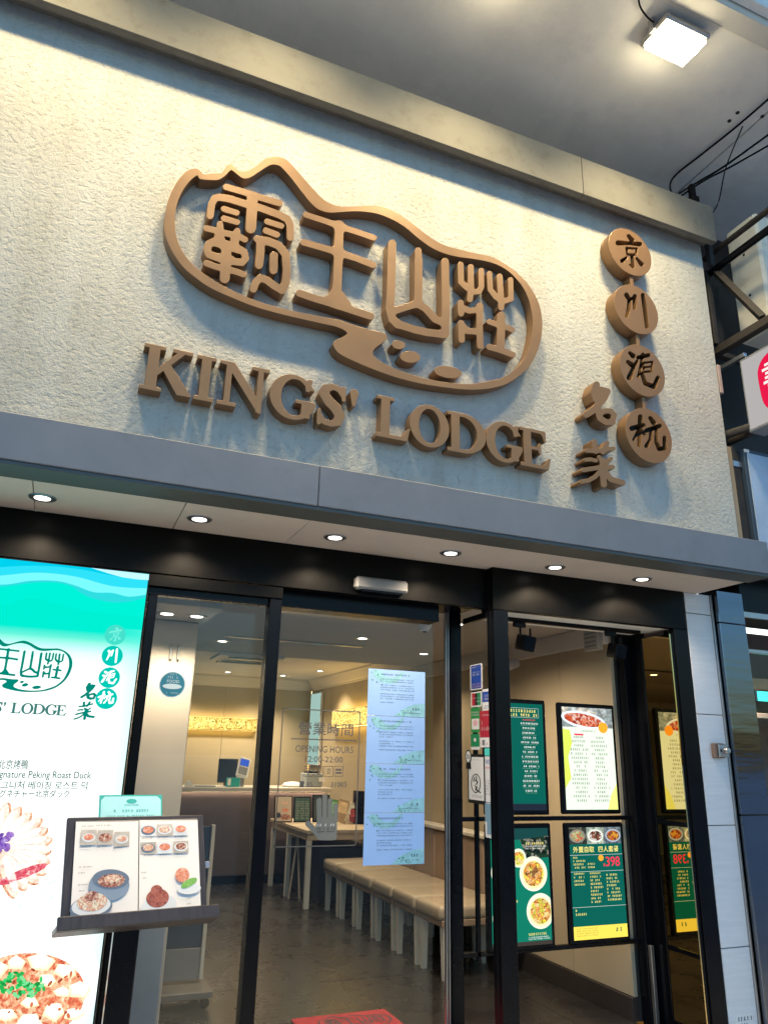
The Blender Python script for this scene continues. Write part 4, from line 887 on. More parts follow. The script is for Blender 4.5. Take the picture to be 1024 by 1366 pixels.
def wave(top, y1, n, m):
    """printed hill band: wavy upper edge given as px points, straight foot"""
    P_ = [np.array(p, float) for p in top]; up = []
    for i in range(len(P_) - 1):
        a, b, c, d = P_[max(i - 1, 0)], P_[i], P_[i + 1], P_[min(i + 2, len(P_) - 1)]
        for k in range(5):
            t = k / 5; up.append(.5 * ((2 * b) + (c - a) * t + (2 * a - 5 * b + 4 * c - d) * t * t + (3 * b - a - 3 * c + d) * t ** 3))
    up.append(P_[-1]); lpoly([tuple(p) for p in up] + [(up[-1][0] - .3, y1 + 9), (up[0][0], y1 - 9)], n, m, 'hill_print')
S = 1.16
wave([(-60, 739), (0, 744.6), (100, 755), (199.2, 766.5)], 796, .0008, emit('lb_sky', (.0, .46, .62), S))
flat(BP, [tuple(lq(*p)) for p in ((122, 757.6), (199.1, 766.4), (198.4, 774), (170, 772), (145, 765))], .0011, emit('lb_cloud', (.42, .74, .84), S), 'cloud_print', lbx)
wave([(-60, 768), (0, 757), (60, 755), (110, 760), (150, 768), (198.2, 775)], 808, .0014, emit('lb_mist0', (.02, .55, .68), S))
wave([(-60, 772), (0, 768), (50, 764), (100, 769), (150, 782), (197.9, 785)], 812, .0016, emit('lb_mist', (.14, .70, .72), S))
wave([(-60, 772), (0, 780), (40, 775), (75, 775), (100, 781), (125, 790), (150, 791), (172, 796), (197.6, 793)], 816, .0018, emit('lb_hill1', (.02, .52, .54), S))
wave([(-60, 786), (0, 783), (40, 778), (70, 777), (95, 782), (115, 795), (145, 803), (170, 803), (196.9, 797)], 822, .0022, emit('lb_hill2', (0, .64, .49), S))
wave([(-60, 806), (0, 808), (30, 800), (50, 798), (80, 806), (110, 814), (150, 820), (196.3, 822)], 832, .0026, emit('lb_hill3', (0, .62, .47), S))
LTEAL = emit('lb_teal_ink', (.0, .26, .20), .8); LGREY = emit('lb_grey_ink', (.06, .22, .20), .8); LDARK = emit('lb_dark_ink', (.0, .12, .10), .8); LWHT = emit('lb_white_ink', (.97, 1, .98), 1.3); LFNT = emit('lb_faint_ink', (.72, .84, .80), 1.2)
# logo again, small: map sign coordinates so that the right rim and baseline fall where they do on the film
A0 = np.array([max(p[0] for p in LOGO['outline'][0]), min(p[1] for p in LOGO['outline'][0])]); A1 = np.array([min(p[0] for p in LOGO['zhuang'][0]), max(p[1] for p in LOGO['outline'][0])])
b0 = lq(98, 880)[0]; bl_ = lq(60, 924.5)[1]; s0 = (b0 - lq(27.5, 890)[0]) / (A0[0] - min(p[0] for L in LOGO['shan'] for p in L))
def small(L): return [[(b0 + (u - A0[0]) * s0, bl_ + (v_ - A0[1]) * s0) for u, v_ in l] for l in L]
for kx in ('outline', 'wang', 'shan', 'zhuang', 'ba'): flat_loops(BP, small(LOGO[kx]), .0028, LTEAL, 'logo_print', lbx)
for L in LOGO['pebbles']: flat_loops(BP, small([L]), .0028, LTEAL, 'logo_print', lbx)
wb, wt_ = lq(45, 952)[1], lq(45, 938)[1]; wr = lq(90, 947)[0]; sc_ = (wr - lq(17, 940)[0]) / (2.383 - 1.306)
word(lambda ch, L: flat_loops(BP, [[(wr + (u - 2.383) * sc_, wb + (v_ - 3.083) * (wt_ - wb) / .232) for u, v_ in l] for l in L], .0028, LGREY, 'lettering', lbx))
for i, (px, py) in enumerate([(154, 847), (150, 875), (146, 904), (142, 932)]):
    q = lq(px, py); flat(BP, ell_pts(*q, .047, .047), .0028, emit('lb_disc%d' % (i == 0), (0, .50, .40) if i else (.05, .62, .50), 1.0), 'disc_print', lbx)
    f = .25; flat_loops(BP, [[(q[0] + (u - DPOS[i][0]) * f, q[1] + (v_ - DPOS[i][1]) * f) for u, v_ in L] for L in DCP[i]], .0034, LWHT if i else emit('lb_pale', (.15, .75, .62), 1), 'character_print', lbx)
    if i: a = lq(*[(154, 847), (150, 875), (146, 904), (142, 932)][i - 1]); rect(BP, (a[0] + q[0]) / 2 - .001, (a[0] + q[0]) / 2 + .001, q[1] + .048, a[1] - .048, .0028, LTEAL, 'link_print', lbx)
for i, (px, py) in enumerate([(119, 922), (114, 948)]):
    q = lq(px, py); al = np.array([p for L in MCP[i] for p in L]); m_ = (al.min(0) + al.max(0)) / 2; f = .27
    flat_loops(BP, [[(q[0] + (u - m_[0]) * f, q[1] + (v_ - m_[1]) * f) for u, v_ in L] for L in MCP[i]], .0028, LTEAL, 'character_print', lbx)
def ltext(s, x0, y0, x1, y1, m):
    a = lq(x0, (y0 + y1) / 2)[0]; b = lq(x1, (y0 + y1) / 2)[0]; m_ = (x0 + x1) / 2; text(BP, s, a, b, lq(m_, y1)[1], lq(m_, y0)[1], .0028, m, lbx)
ltext('北京烤鴨', -2, 1013, 38, 1026, LDARK); ltext('Signature Peking Roast Duck', -8, 1028.5, 122, 1041, LDARK)
ltext('시그니처 베이징 로스트 덕', -10, 1042, 117, 1053, LDARK); ltext('シグネチャー北京ダック', -10, 1053.5, 93, 1064, LDARK)
ltext('돼요', 116, 975, 150, 990, LFNT); ltext('食です', 94, 998, 144, 1010, LFNT); ltext('반드시', 32, 970, 105, 985, LFNT); ltext('トランは必', 0, 990, 88, 1003, LFNT)
# roast duck plate
def lell(px, py, rx, ry, n, m, name, rot=0):
    c = lq(px, py); k = abs(lq(px + 10, py)[0] - lq(px, py)[0]) / 10; flat(BP, [(min(u, LX1 - .0064), v_) for u, v_ in ell_pts(c[0], c[1], rx * k, ry * k, rot)], n, m, name, lbx)
lell(-14, 1140, 100, 70, .0012, emit('lb_plate', (.90, .95, .96), 1.35), 'plate_print', -.15); lell(-14, 1138, 90, 61, .0015, emit('lb_plate_in', (.97, .98, .97), 1.4), 'plate_print', -.15)
SKIN = photo('lb_skin', [(.42, .14, .07), (.70, .36, .20), (.90, .68, .5)], 40, 1.2); MEAT = photo('lb_meat', [(.72, .48, .36), (.86, .70, .58), (.95, .87, .80)], 26, 1.15, fine=.2); FLESH = photo('lb_flesh', [(.88, .74, .64), (.95, .87, .80), (.99, .96, .93)], 22, 1.15, fine=.12)
for i in range(15):
    a = 2.15 - i * .235; x_, y_ = -6 + 44 * math.cos(a), 1136 - 33 * math.sin(a); n_ = .0018 + i * .0003; L_ = rng.uniform(29, 35)
    dx_, dy_ = 2.6 * math.sin(a), 2.6 * math.cos(a)
    lell(x_ + dx_ * .9, y_ + dy_ * .9, L_ + 1.2, 10.5, n_, SKIN, 'duck_skin_print', a); lell(x_, y_, L_, 9.2, n_ + .00010, MEAT, 'duck_slice_print', a); lell(x_ - dx_ * .9, y_ - dy_ * .9, L_ * .8, 5.5, n_ + .0002, FLESH, 'duck_slice_print', a)
for i in range(9): lell(4 + rng.uniform(-12, 12), 1128 + rng.uniform(-15, 15), rng.uniform(5, 9), rng.uniform(3, 6), .006 + i * .0002, photo('lb_flower%d' % (i % 2), [(.10, .04, .28), (.22, .10, .50), (.42, .3, .7)] if i % 2 else [(.16, .05, .30), (.36, .2, .62), (.55, .45, .8)], 50, 1.0), 'petal_print', rng.uniform(0, 3))
lell(34, 1164, 30, 6.5, .0062, photo('lb_red', [(.50, .02, .06), (.72, .12, .16), (.95, .75, .7)], 40, 1.1), 'sauce_print', .35); lell(-12, 1176, 30, 5, .0062, MATS['lb_red'], 'sauce_print', -.05)
# soft green branch
for i in range(70):
    u = rng.uniform(0, 1); lell(-4 + 84 * u, 1222 - 44 * u + rng.uniform(-15, 15), rng.uniform(1.5, 7), rng.uniform(.5, 1.6), .0016, emit('lb_leaf%d' % (i % 3), [(.66, .90, .82), (.76, .95, .90), (.55, .84, .76)][i % 3], 1.25), 'leaf_print', rng.uniform(.2, .9))
# tofu bowl
lell(34, 1318, 104, 78, .0014, emit('lb_bowl', (.80, .88, .90), 1.35), 'bowl_print', -.1); lell(33, 1320, 99, 73, .0017, emit('lb_bowl_rim', (.97, .98, .98), 1.4), 'bowl_print', -.1); lell(32, 1326, 90, 62, .0020, emit('lb_bowl_in', (.86, .90, .88), 1.35), 'bowl_inside', -.1)
lell(30, 1331, 86, 57, .0026, photo('lb_sauce', [(.50, .05, .03), (.72, .20, .10), (.86, .52, .30), (.94, .80, .58)], 34, 1.15), 'dish_print', -.1)
TOFU = [photo('lb_tofu%d' % i, c_, 14, 1.35, fine=.08) for i, c_ in enumerate(([(.97, .92, .74), (.99, .97, .86)], [(.90, .78, .50), (.96, .88, .66)], [(.78, .60, .34), (.9, .74, .48)]))]
for k_, (x_, y_, w_) in enumerate([(-8, 1290, 17), (22, 1283, 15), (55, 1281, 16), (88, 1294, 17), (106, 1318, 15), (72, 1346, 18), (98, 1350, 14), (40, 1362, 18), (8, 1352, 16), (64, 1306, 13), (-18, 1330, 17), (40, 1336, 12), (84, 1322, 12)]):
    r0 = rng.uniform(0, 6.28); m_ = rng.uniform(.55, .8); P_ = [(math.cos(r0 + t * 1.2566) * rng.uniform(.7, 1.2), math.sin(r0 + t * 1.2566) * rng.uniform(.7, 1.2) * m_) for t in range(5)]
    for sc_k, dy, mt_k, dn in ((1.12, .14, 2, 0), (1.0, .04, 1, .00008), (.80, -.07, 0, .00016)):
        flat(BP, [tuple(lq(x_ + p[0] * w_ * sc_k, y_ + (p[1] * sc_k + dy) * w_)) for p in smooth_closed(P_, 1)], .0032 + k_ * .0001 + dn, TOFU[mt_k], 'tofu_print', lbx)
for k_ in range(60):
    a, q_ = rng.uniform(0, 6.28), rng.random() ** .6; lell(30 + 30 * q_ * math.cos(a), 1313 + 17 * q_ * math.sin(a), rng.uniform(2.5, 5), rng.uniform(1.6, 3), .0048 + k_ * .00003, emit('lb_scal%d' % (k_ % 4), [(.02, .42, .08), (.05, .58, .16), (.01, .28, .05), (.20, .70, .30)][k_ % 4], 1.0), 'scallion_print', rng.uniform(0, 3))
for k_ in range(40):
    lell(30 + rng.uniform(-78, 78), 1332 + rng.uniform(-40, 40), rng.uniform(1.5, 4), rng.uniform(1, 2.2), .0047, emit('lb_mince%d' % (k_ % 2), [(.35, .06, .03), (.62, .18, .08)][k_ % 2], 1.0), 'mince_print', rng.uniform(0, 3))

# ---- menu stand in front of the lightbox
ms_ = thing('menu_stand', 'black pedestal menu stand with tilted board and ledge before the lightbox', 'menu stand', (.33, -.55, -.03))
MS = Matrix.Translation((.345, -.56, 1.085)) @ Matrix.Rotation(R(9), 4, 'Z') @ Matrix.Rotation(R(-24), 4, 'X')   # board frame: x right, z up the board, -y towards the viewer
box('board', -.262, .262, 0, .018, -.19, .185, DKWOOD, ms_, .004, MS)
box('ledge', -.285, .285, -.055, .018, -.215, -.192, DKWOOD, ms_, .004, MS); box('ledge_lip', -.285, .285, -.068, -.056, -.215, -.170, DKWOOD, ms_, .003, MS)
box('column', .285, .375, -.585, -.53, -.01, .93, BLACKM, ms_, .005); box('base', .13, .53, -.75, -.38, -.03, -.011, BLACKM, ms_, .006)
for xx in (-.24, .268): box('side_knob', xx - .006, xx + .012, .002, .014, -.02, .005, ALU, ms_, .002, MS)
class MPlane(Plane):
    def __init__(s, M): s.M = M
    def w(s, u, v, n=0): return s.M @ Vector((u, -n, v))
MB = MPlane(MS)
bk = thing('open_menu', 'open food menu booklet with pictures of dishes resting on the stand', 'menu', (.345, -.6, .9))
def page(u0, u1, name, bow):
    vs, fs = [], []; n = 8
    for i in range(n + 1):
        t = i / n; u = u0 + (u1 - u0) * t; h = .006 + bow * (t if u0 < 0 else 1 - t) ** 3
        vs += [MB.w(u, -.188, h), MB.w(u, .165 - .004 * t, h)]
    for i in range(n): fs.append((2 * i, 2 * i + 2, 2 * i + 3, 2 * i + 1))
    return mk(name, vs, fs, pbr('menu_page', (.84, .77, .73), .4, var=.04), bk, 60)
box('cover', -.232, .235, -.005, -.0005, -.19, .168, pbr('menu_cover', (.3, .27, .24), .5), bk, .001, MS)
page(-.232, -.002, 'page', .004); page(.002, .235, 'page', .004)
NP = .0115
def mfood(u, v, a, b, mt, nm='dish_print', rot=0, n=NP): ell(MB, u, v, a, b, n, mt, nm, bk, rot)
TOM = photo('m_red', [(.6, .10, .05), (.75, .28, .16), (.85, .6, .5)], 90, lit=False); BRN = photo('m_brown', [(.10, .03, .03), (.30, .08, .05), (.6, .35, .25), (.75, .65, .55)], 80, lit=False); NOO = photo('m_noodle', [(.80, .68, .45), (.6, .2, .12), (.85, .8, .65), (.5, .35, .2)], 80, lit=False); GRE = photo('m_green', [(.15, .4, .08), (.3, .55, .12)], 60, lit=False); RIB = photo('m_rib', [(.12, .03, .03), (.35, .08, .05), (.5, .16, .1), (.06, .02, .02)], 70, lit=False)
CER = pbr('m_plate', (.70, .70, .72), .4); CERB = pbr('m_plate_blue', (.13, .17, .24), .4); CERB2 = pbr('m_plate_blue2', (.22, .28, .37), .4); PHB = pbr('m_photo', (.45, .40, .36), .5, var=.3, vscale=15)
for i, (u, v) in enumerate([(-.185, .105), (-.125, .103), (-.064, .095)]):
    rect(MB, u - .028, u + .028, v - .026, v + .028, NP - .001, PHB, 'photo_print', bk); mfood(u, v, .024, .016, CER if i != 1 else BRN, 'plate_print', n=NP - .0005); mfood(u, v + .002, .018, .011, [TOM, BRN, NOO][i])
for i in range(6):
    u, v = .035 + .064 * (i % 3), .125 - .066 * (i // 3)
    rect(MB, u - .030, u + .030, v - .022, v + .022, NP - .001, PHB if i % 2 else CER, 'photo_print', bk); mfood(u, v, .027, .017, CERB if i in (0, 3) else CER, 'plate_print', n=NP - .0005); mfood(u, v + .002, .021, .013, [TOM, NOO, TOM, NOO, TOM, BRN][i])
mfood(-.105, -.065, .072, .052, CERB2, 'bowl_print', -.1); mfood(-.100, -.045, .066, .034, CERB, 'bowl_inside', -.1, NP + .0006); mfood(-.098, -.050, .048, .023, BRN, n=NP + .0012); mfood(-.098, -.044, .028, .013, NOO, n=NP + .0018)
mfood(-.165, -.135, .072, .038, CERB, 'plate_print', .03, NP + .0020); mfood(-.165, -.130, .066, .032, CER, 'plate_inside', .03, NP + .0024); mfood(-.163, -.118, .052, .030, NOO, n=NP + .003); mfood(-.165, -.098, .024, .016, BRN, n=NP + .0036)
mfood(.075, -.145, .066, .035, CER, 'plate_print', .08); mfood(.070, -.12, .042, .032, RIB, n=NP + .0006); mfood(.066, -.095, .022, .020, RIB, n=NP + .001)
mfood(.19, -.095, .046, .020, CER, 'plate_print'); mfood(.165, -.045, .027, .026, TOM, n=NP + .0006); mfood(.19, -.075, .034, .013, GRE, n=NP + .001, rot=.4)
rs = []
for (u0, u1, v_) in ((-.21, -.17, .145), (-.16, -.11, .146), (-.215, -.17, .07), (-.155, -.115, .068), (-.095, -.06, .062), (-.215, -.17, 0), (-.215, -.19, -.02), (-.215, -.18, -.06), (-.21, -.19, -.08), (.01, .05, .095), (.075, .11, .095), (.14, .17, .096), (.01, .05, .030), (.075, .11, .030), (.14, .17, .03), (.01, .03, -.03), (.015, .028, -.05), (.18, .2, -.13), (.18, .195, -.15)): rs += glyph_row(u0, u1, v_, .0045, rng)
rects(MB, rs, NP, INKD, 'small_print', bk)
nc = thing('notice_card', 'small cyan bordered notice card standing up behind the open menu', 'notice', (.32, -.5, 1.2))
slab_shape(MB, [(-.145, .10), (.10, .10), (.10, .275), (-.145, .275)], -.024, -.0195, TEALP, 'card', nc); NB = -.0190
slab_shape(MB, [(-.139, .10), (.094, .10), (.094, .255), (.080, .269), (-.125, .269), (-.139, .255)], -.0192, NB, pbr('cyan_paper', (.36, .68, .72), .5), 'paper', nc)
text(MB, "KINGS' LODGE", -.05, .005, .232, .238, NB + .0006, TEALP, nc); mfd = ell_pts(-.022, .25, .02, .009); flat(MB, mfd, NB + .0006, TEALP, 'logo_print', nc)
rects(MB, glyph_row(-.09, .045, .208, .010, rng) + glyph_row(-.115, .07, .188, .008, rng) + glyph_row(-.12, .075, .172, .009, rng), NB + .0006, TEALP, 'small_print', nc)

# ================================================================== the restaurant inside
RW, BW, CH1, CH2, YS = 3.47, 7.4, 2.42, 2.56, 3.62      # right wall x, back wall y, front and main ceiling, step
fl = bpy.data.objects.new('restaurant_floor', None); COL.objects.link(fl); fl['kind'] = 'structure'; fl.location = (1, 3.5, 0)
struct(box('floor_bed', -3.6, RW, .031, BW + .1, -.06, -.006, GROUT, None, 0)).name = 'floor_bed'
me_t = None
for i in range(-5, 6):
    for j in range(0, 13):
        xa_, ya_ = 2.512 - .6 * 1 + (i - 3) * .6, .05 + j * .6
        if xa_ > RW or xa_ + .6 < -.6 or ya_ > BW: continue
        x1_, y1_ = min(xa_ + .597, RW - .002), min(ya_ + .597, BW)
        if x1_ - xa_ < .05: continue
        o = box('floor_tile', xa_, x1_, ya_, y1_, -.006, 0 + rng.uniform(-.0006, .0006), FLOORT, fl, 0)
tag(box('left_wall', -3.7, -3.6, .2, BW + .2, 0, CH2, PANEL, None, 0), 'beige inner wall hidden behind the lightbox', 'wall')
# right wall of panels
rw = thing('panelled_wall', 'long beige panelled wall with the seats along it', 'wall', (RW, 3.5, 0))
y = .48
while y < BW:
    e = min(y + .597, BW); box('wall_panel', RW, RW + .03, y, e, .13, CH2 + .1, PANEL, rw, .003); y += .6
box('skirting', RW - .014, RW + .03, .48, BW, 0, .128, pbr('skirting', (.035, .028, .025), .4), rw, .002)
box('wall_core', RW + .031, RW + .1, .48, BW + .1, 0, CH2 + .2, DARKV, rw, 0)
bw = thing('back_wall', 'beige panelled wall behind the counter at the far end', 'wall', (1.5, BW, 0))
x = -3.6
while x < RW:
    box('wall_panel', x, min(x + .716, RW - .002), BW, BW + .03, 0, CH2 + .1, PANEL, bw, .003); x += .72
# cornices: stepped profile
def cornice(p0, p1, axis, parent, zt):
    prof = [(0, -.15), (.012, -.15), (.018, -.125), (.03, -.12), (.075, -.045), (.085, -.03), (.10, -.025), (.105, 0), (0, 0)]
    vs, fs = [], []
    for s in (p0, p1):
        for d_, h in prof: vs.append((RW - d_ - .001, s, zt + h) if axis == 'y' else (s, BW - d_ - .001, zt + h))
    n = len(prof)
    for i in range(n): fs.append((i, (i + 1) % n, n + (i + 1) % n, n + i))
    fs += [tuple(range(n))[::-1], tuple(range(n, 2 * n))]
    return mk('cornice', vs, fs, CORN, parent, 30)
cornice(YS + .01, BW - .106, 'y', rw, CH2 - .002); cornice(-3.6, RW - .002, 'x', bw, CH2 - .002)
bm = bmesh.new(); add_box(bm, RW - .045, RW - .001, .48, YS, 2.285, CH1 - .002, .004); bm_mesh('cove_strip', bm, CORN, rw, 40)
ce = thing('ceiling', 'restaurant ceiling, grey lower front bay and warm lit main bay', 'ceiling', (1, 3.5, CH1))
box('front_bay', -3.6, RW + .1, .452, YS, CH1, CH1 + .25, CEILG, ce, .002); box('main_bay', -3.6, RW + .1, YS + .002, BW + .1, CH2, CH2 + .1, CEILW, ce, 0)
# pillar just inside, with bulkhead
pi_ = thing('inner_pillar', 'grey beige square pillar standing just inside the fixed glass', 'pillar', (.55, 1.2, 0))
box('shaft', .38, .715, 1.0, 1.42, 0, 2.27, PILLAR, pi_, .006); box('bulkhead', -1.5, .76, .47, 1.46, 2.272, CH1 - .002, CEILG, pi_, .003)
for dx in (.555, .60): box('bracket', dx, dx + .016, .985, .999, 2.03, 2.12, GREYPL, pi_, .002)
# lit floral panels
def floral_mat():
    m, t, o = nodes('floral_lamp'); c = coords(t)
    v_ = N(t, 'ShaderNodeTexVoronoi', i_Scale=7.5); nz = N(t, 'ShaderNodeTexNoise', i_Scale=9, i_Detail=2); t.links.new(c, nz.inputs['Vector'])
    mx = N(t, 'ShaderNodeMix', data_type='RGBA', blend_type='LINEAR_LIGHT'); mx.inputs[0].default_value = .06; t.links.new(c, mx.inputs[6]); t.links.new(nz.outputs['Color'], mx.inputs[7]); t.links.new(mx.outputs[2], v_.inputs['Vector'])
    mu = N(t, 'ShaderNodeMath', operation='MULTIPLY'); mu.inputs[1].default_value = 62; t.links.new(v_.outputs['Distance'], mu.inputs[0])
    sn_ = N(t, 'ShaderNodeMath', operation='SINE'); t.links.new(mu.outputs[0], sn_.inputs[0])
    n2 = N(t, 'ShaderNodeTexNoise', i_Scale=38, i_Detail=2); t.links.new(c, n2.inputs['Vector'])
    ad = N(t, 'ShaderNodeMath', operation='MULTIPLY_ADD'); ad.inputs[1].default_value = 4.5; t.links.new(n2.outputs[0], ad.inputs[0]); t.links.new(sn_.outputs[0], ad.inputs[2])
    r = ramp(t, [(.0, (.10, .045, .008)), (.42, (.16, .07, .01)), (.52, (1, .62, .13)), (1, (1, .78, .28))])
    mr = N(t, 'ShaderNodeMapRange'); mr.inputs[1].default_value = .9; mr.inputs[2].default_value = 3.9; t.links.new(ad.outputs[0], mr.inputs[0]); t.links.new(mr.outputs[0], r.inputs[0])
    e = N(t, 'ShaderNodeEmission'); e.inputs[1].default_value = 2.3 * EM; t.links.new(r.outputs[0], e.inputs[0]); t.links.new(e.outputs[0], o.inputs[0]); return m
FLOR = floral_mat(); GLOW = emit('cove_glow', (1, .60, .14), 8); AMB = pbr('lamp_frame', (.2, .13, .06), .5)
def yw(px, py): q = onY(px, py, BW - .06); return q
bl0, bl1 = yw(244, 955), yw(342, 976)
fb = thing('wall_lamp', 'long lit floral panel on the wall behind the counter', 'wall lamp', (2.2, BW - .05, 1.8), 'lit floral panels')
Zb0, Zb1 = bl1[2], bl0[2]
box('frame', bl0[0], bl1[0], BW - .07, BW - .012, Zb0, Zb1, AMB, fb, .003); rect(FY(BW - .071), bl0[0] + .008, bl1[0] - .008, Zb0 + .008, Zb1 - .008, .0006, FLOR, 'shade', fb)
rect(Plane((0, 0, Zb1 + .002), (1, 0, 0), (0, 1, 0)), bl0[0] + .02, bl1[0] - .02, BW - .06, BW - .02, 0, GLOW, 'up_light', fb); rect(Plane((0, 0, Zb0 - .002), (1, 0, 0), (0, -1, 0)), bl0[0] + .02, bl1[0] - .02, -BW + .02, -BW + .06, 0, GLOW, 'down_light', fb)
fr = thing('wall_lamp', 'lit floral panel on the right wall seen left of the blue notices', 'wall lamp', (RW - .05, 5.4, 1.85), 'lit floral panels')
box('frame', RW - .09, RW - .012, 4.6, 6.15, 1.85, 2.07, AMB, fr, .003); rect(Plane((RW - .091, 0, 0), (0, -1, 0), (0, 0, 1)), -6.142, -4.608, 1.858, 2.062, .0006, FLOR, 'shade', fr)
rect(Plane((0, 0, 2.072), (1, 0, 0), (0, 1, 0)), RW - .08, RW - .02, 4.62, 6.13, 0, GLOW, 'up_light', fr); rect(Plane((0, 0, 1.848), (1, 0, 0), (0, -1, 0)), RW - .08, RW - .02, -6.13, -4.62, 0, GLOW, 'down_light', fr)
# glowing panel added to imitate reflected TV glow in the far corner
ns = thing('corner_screen', 'narrow pale cyan lit panel in the far right corner', 'screen', (RW - .04, BW - .2, 1.2))
box('casing', RW - .05, RW - .012, BW - .62, BW - .12, 1.35, 2.36, WHITEPL, ns, .004); rect(Plane((RW - .051, 0, 0), (0, -1, 0), (0, 0, 1)), -BW + .13, -BW + .61, 1.36, 2.35, .0006, emit('cyan_screen', (.42, .62, .56), .75), 'display', ns)
# counter
ct = thing('counter', 'long reception counter with dark front and lit stone top', 'counter', (2, 6.2, 0))
box('front', .2, 3.30, 5.95, 6.0, .1, 1.03, COUNTF, ct, .003); box('plinth', .2, 3.30, 5.99, 6.04, 0, .099, BLACKM, ct, 0); box('top', .15, 3.33, 5.87, 6.55, 1.045, 1.092, COUNTT, ct, .005)
rect(Plane((0, 0, 1.043), (1, 0, 0), (0, -1, 0)), .25, 3.28, -5.94, -5.915, 0, emit('counter_led', (1, .72, .5), 22), 'led_strip', ct)
def onC(px): return onY(px, 1050, 6.15)[0]
pt_ = thing('payment_terminal', 'white card terminal tilted on a stand on the counter', 'card terminal', (onC(322), 6.1, 1.09))
xc = onC(322); M = Matrix.Translation((xc, 6.1, 1.33)) @ Matrix.Rotation(R(-30), 4, 'X') @ Matrix.Rotation(R(14), 4, 'Y')
box('body', -.075, .075, 0, .04, -.14, .13, WHITEPL, pt_, .012, M); box('display', -.055, .055, -.004, -.0005, .01, .10, emit('term_blue', (.05, .12, .55), 1), pt_, 0, M); box('keypad', -.055, .055, -.004, -.0005, -.11, -.01, GREYPL, pt_, 0, M); box('stand', xc - .02, xc + .02, 6.11, 6.16, 1.093, 1.26, GREYPL, pt_, .003)
mo = thing('till_monitor', 'dark till monitor seen from behind on the counter', 'monitor', (onC(306), 6.3, 1.09))
box('panel', onC(292) , onC(318), 6.28, 6.31, 1.13, 1.42, pbr('navy_plastic', (.02, .035, .055), .4), mo, .006); box('foot', onC(302), onC(310), 6.25, 6.36, 1.093, 1.129, BLACKM, mo, .003)
cd = thing('card_holder', 'small teal display card standing on the counter by the terminal', 'card stand', (onC(306), 6.0, 1.09))
box('card', onC(298), onC(316), 6.0, 6.012, 1.093, 1.20, TEALP, cd, .002); box('white_panel', onC(300), onC(304), 5.995, 5.9995, 1.11, 1.19, PAPER, cd, 0)
bo = thing('desk_stand', 'small grey menu easel lying on the left end of the counter', 'easel', (onC(245), 6.0, 1.09))
slab_shape(FY(6.0), [(onC(243), 1.093), (onC(256), 1.093), (onC(250), 1.16), (onC(246), 1.16)], 0, .08, PAPER, 'easel', bo); box('tray', onC(255), onC(284), 5.95, 6.1, 1.093, 1.108, GREYPL, bo, .003)
pr = thing('grey_box', 'grey printer box on the counter behind the standing menus', 'printer', (onC(422), 6.2, 1.09))
box('body', onC(407) , 3.27, 6.1, 6.4, 1.093, 1.26, pbr('printer_grey', (.28, .31, .32), .5), pr, .01); box('paper_roll', onC(423), onC(431), 6.09, 6.0995, 1.16, 1.21, PAPER, pr, .002); box('lid', onC(410), onC(424), 6.15, 6.35, 1.261, 1.285, BLACKM, pr, .006)
pw_ = thing('paper_stack', 'low pile of white napkins on the counter beside the printer', 'napkins', (onC(390), 6.1, 1.09))
lathe('pile', [(.14, 0), (.15, .02), (.11, .05), (.04, .062)], (onC(391), 6.15, 1.093), PAPER, pw_)
# console table and what stands on it
tb = thing('console_table', 'pale wooden console table with square legs by the right wall', 'table', (3, 5, 0))
TX0, TX1, TY0, TY1, TZ = 2.54, 3.40, 4.30, 5.78, .745
box('top', TX0 - .02, TX1, TY0 - .03, TY1, TZ - .035, TZ, WOODL, tb, .004); box('apron', TX0, TX0 + .02, TY0, TY1 - .02, TZ - .10, TZ - .036, WOODL, tb, .002); box('apron', TX0 + .021, TX1, TY0, TY0 + .02, TZ - .10, TZ - .036, WOODL, tb, .002)
for yy in (TY0, (TY0 + TY1) / 2 , TY1 - .05): box('leg', TX0, TX0 + .05, yy, yy + .05, 0, TZ - .101, CREAMLEG, tb, .003)
box('leg', TX1 - .06, TX1 - .01, TY0, TY0 + .05, 0, TZ - .101, CREAMLEG, tb, .003)
ub = thing('storage_box', 'dark storage boxes under the console table', 'box', (3, 5, 0))
box('carton', 2.75, 3.35, 4.5, 5.6, .01, .55, pbr('navy_box', (.02, .03, .045), .6), ub, .01)
al_ = thing('easel_legs', 'thin folded easel leaning under the console table', 'easel', (2.6, 5.0, 0))
for dx in (-.07, .05): tube('leg', [(2.62 + dx, 4.9, 0), (2.63, 4.95, .62)], .012, WOODL, al_, 6)
def stand_menu(x0, x1, y_, h, mt, label, kind):
    t = thing('menu_card', label, 'menu card', ((x0 + x1) / 2, y_, TZ), 'menus standing on the console table')
    M = Matrix.Translation((0, y_, TZ)) @ Matrix.Rotation(R(-8), 4, 'X'); box('board', x0, x1, 0, .02, .002, h, BLACKM, t, .003, M); pl = MPlane(M)
    rect(pl, x0 + .012, x1 - .012, .014, h - .012, .0008, mt, 'sheet', t); w_ = x1 - x0
    if kind == 0:
        for i, (vv, aa) in enumerate(((.72, .16), (.45, .16), (.2, .24))): ell(pl, x0 + (.58, .6, .62)[i] * w_, h * vv, aa * w_ * 1.2, aa * w_ * .6, .0014, [NOO, TOM, BRN][i], 'dish_print', t)
        ell(pl, x0 + .22 * w_, h * .27, .14 * w_, .14 * w_, .0014, INKD, 'price_dot', t)
    else:
        q = []
        for k in range(3):
            for i in range(11): q += glyph_row(x0 + (.1 + .29 * k) * w_, x0 + (.32 + .29 * k) * w_, h * (.12 + .066 * i), h * .035, rng)
        rects(pl, q, .0014, pbr('menu_pale', (.6, .62, .45), .5) if kind == 1 else GREYPL, 'menu_print', t)
def onT(px): return onY(px, 1075, 5.2)[0]
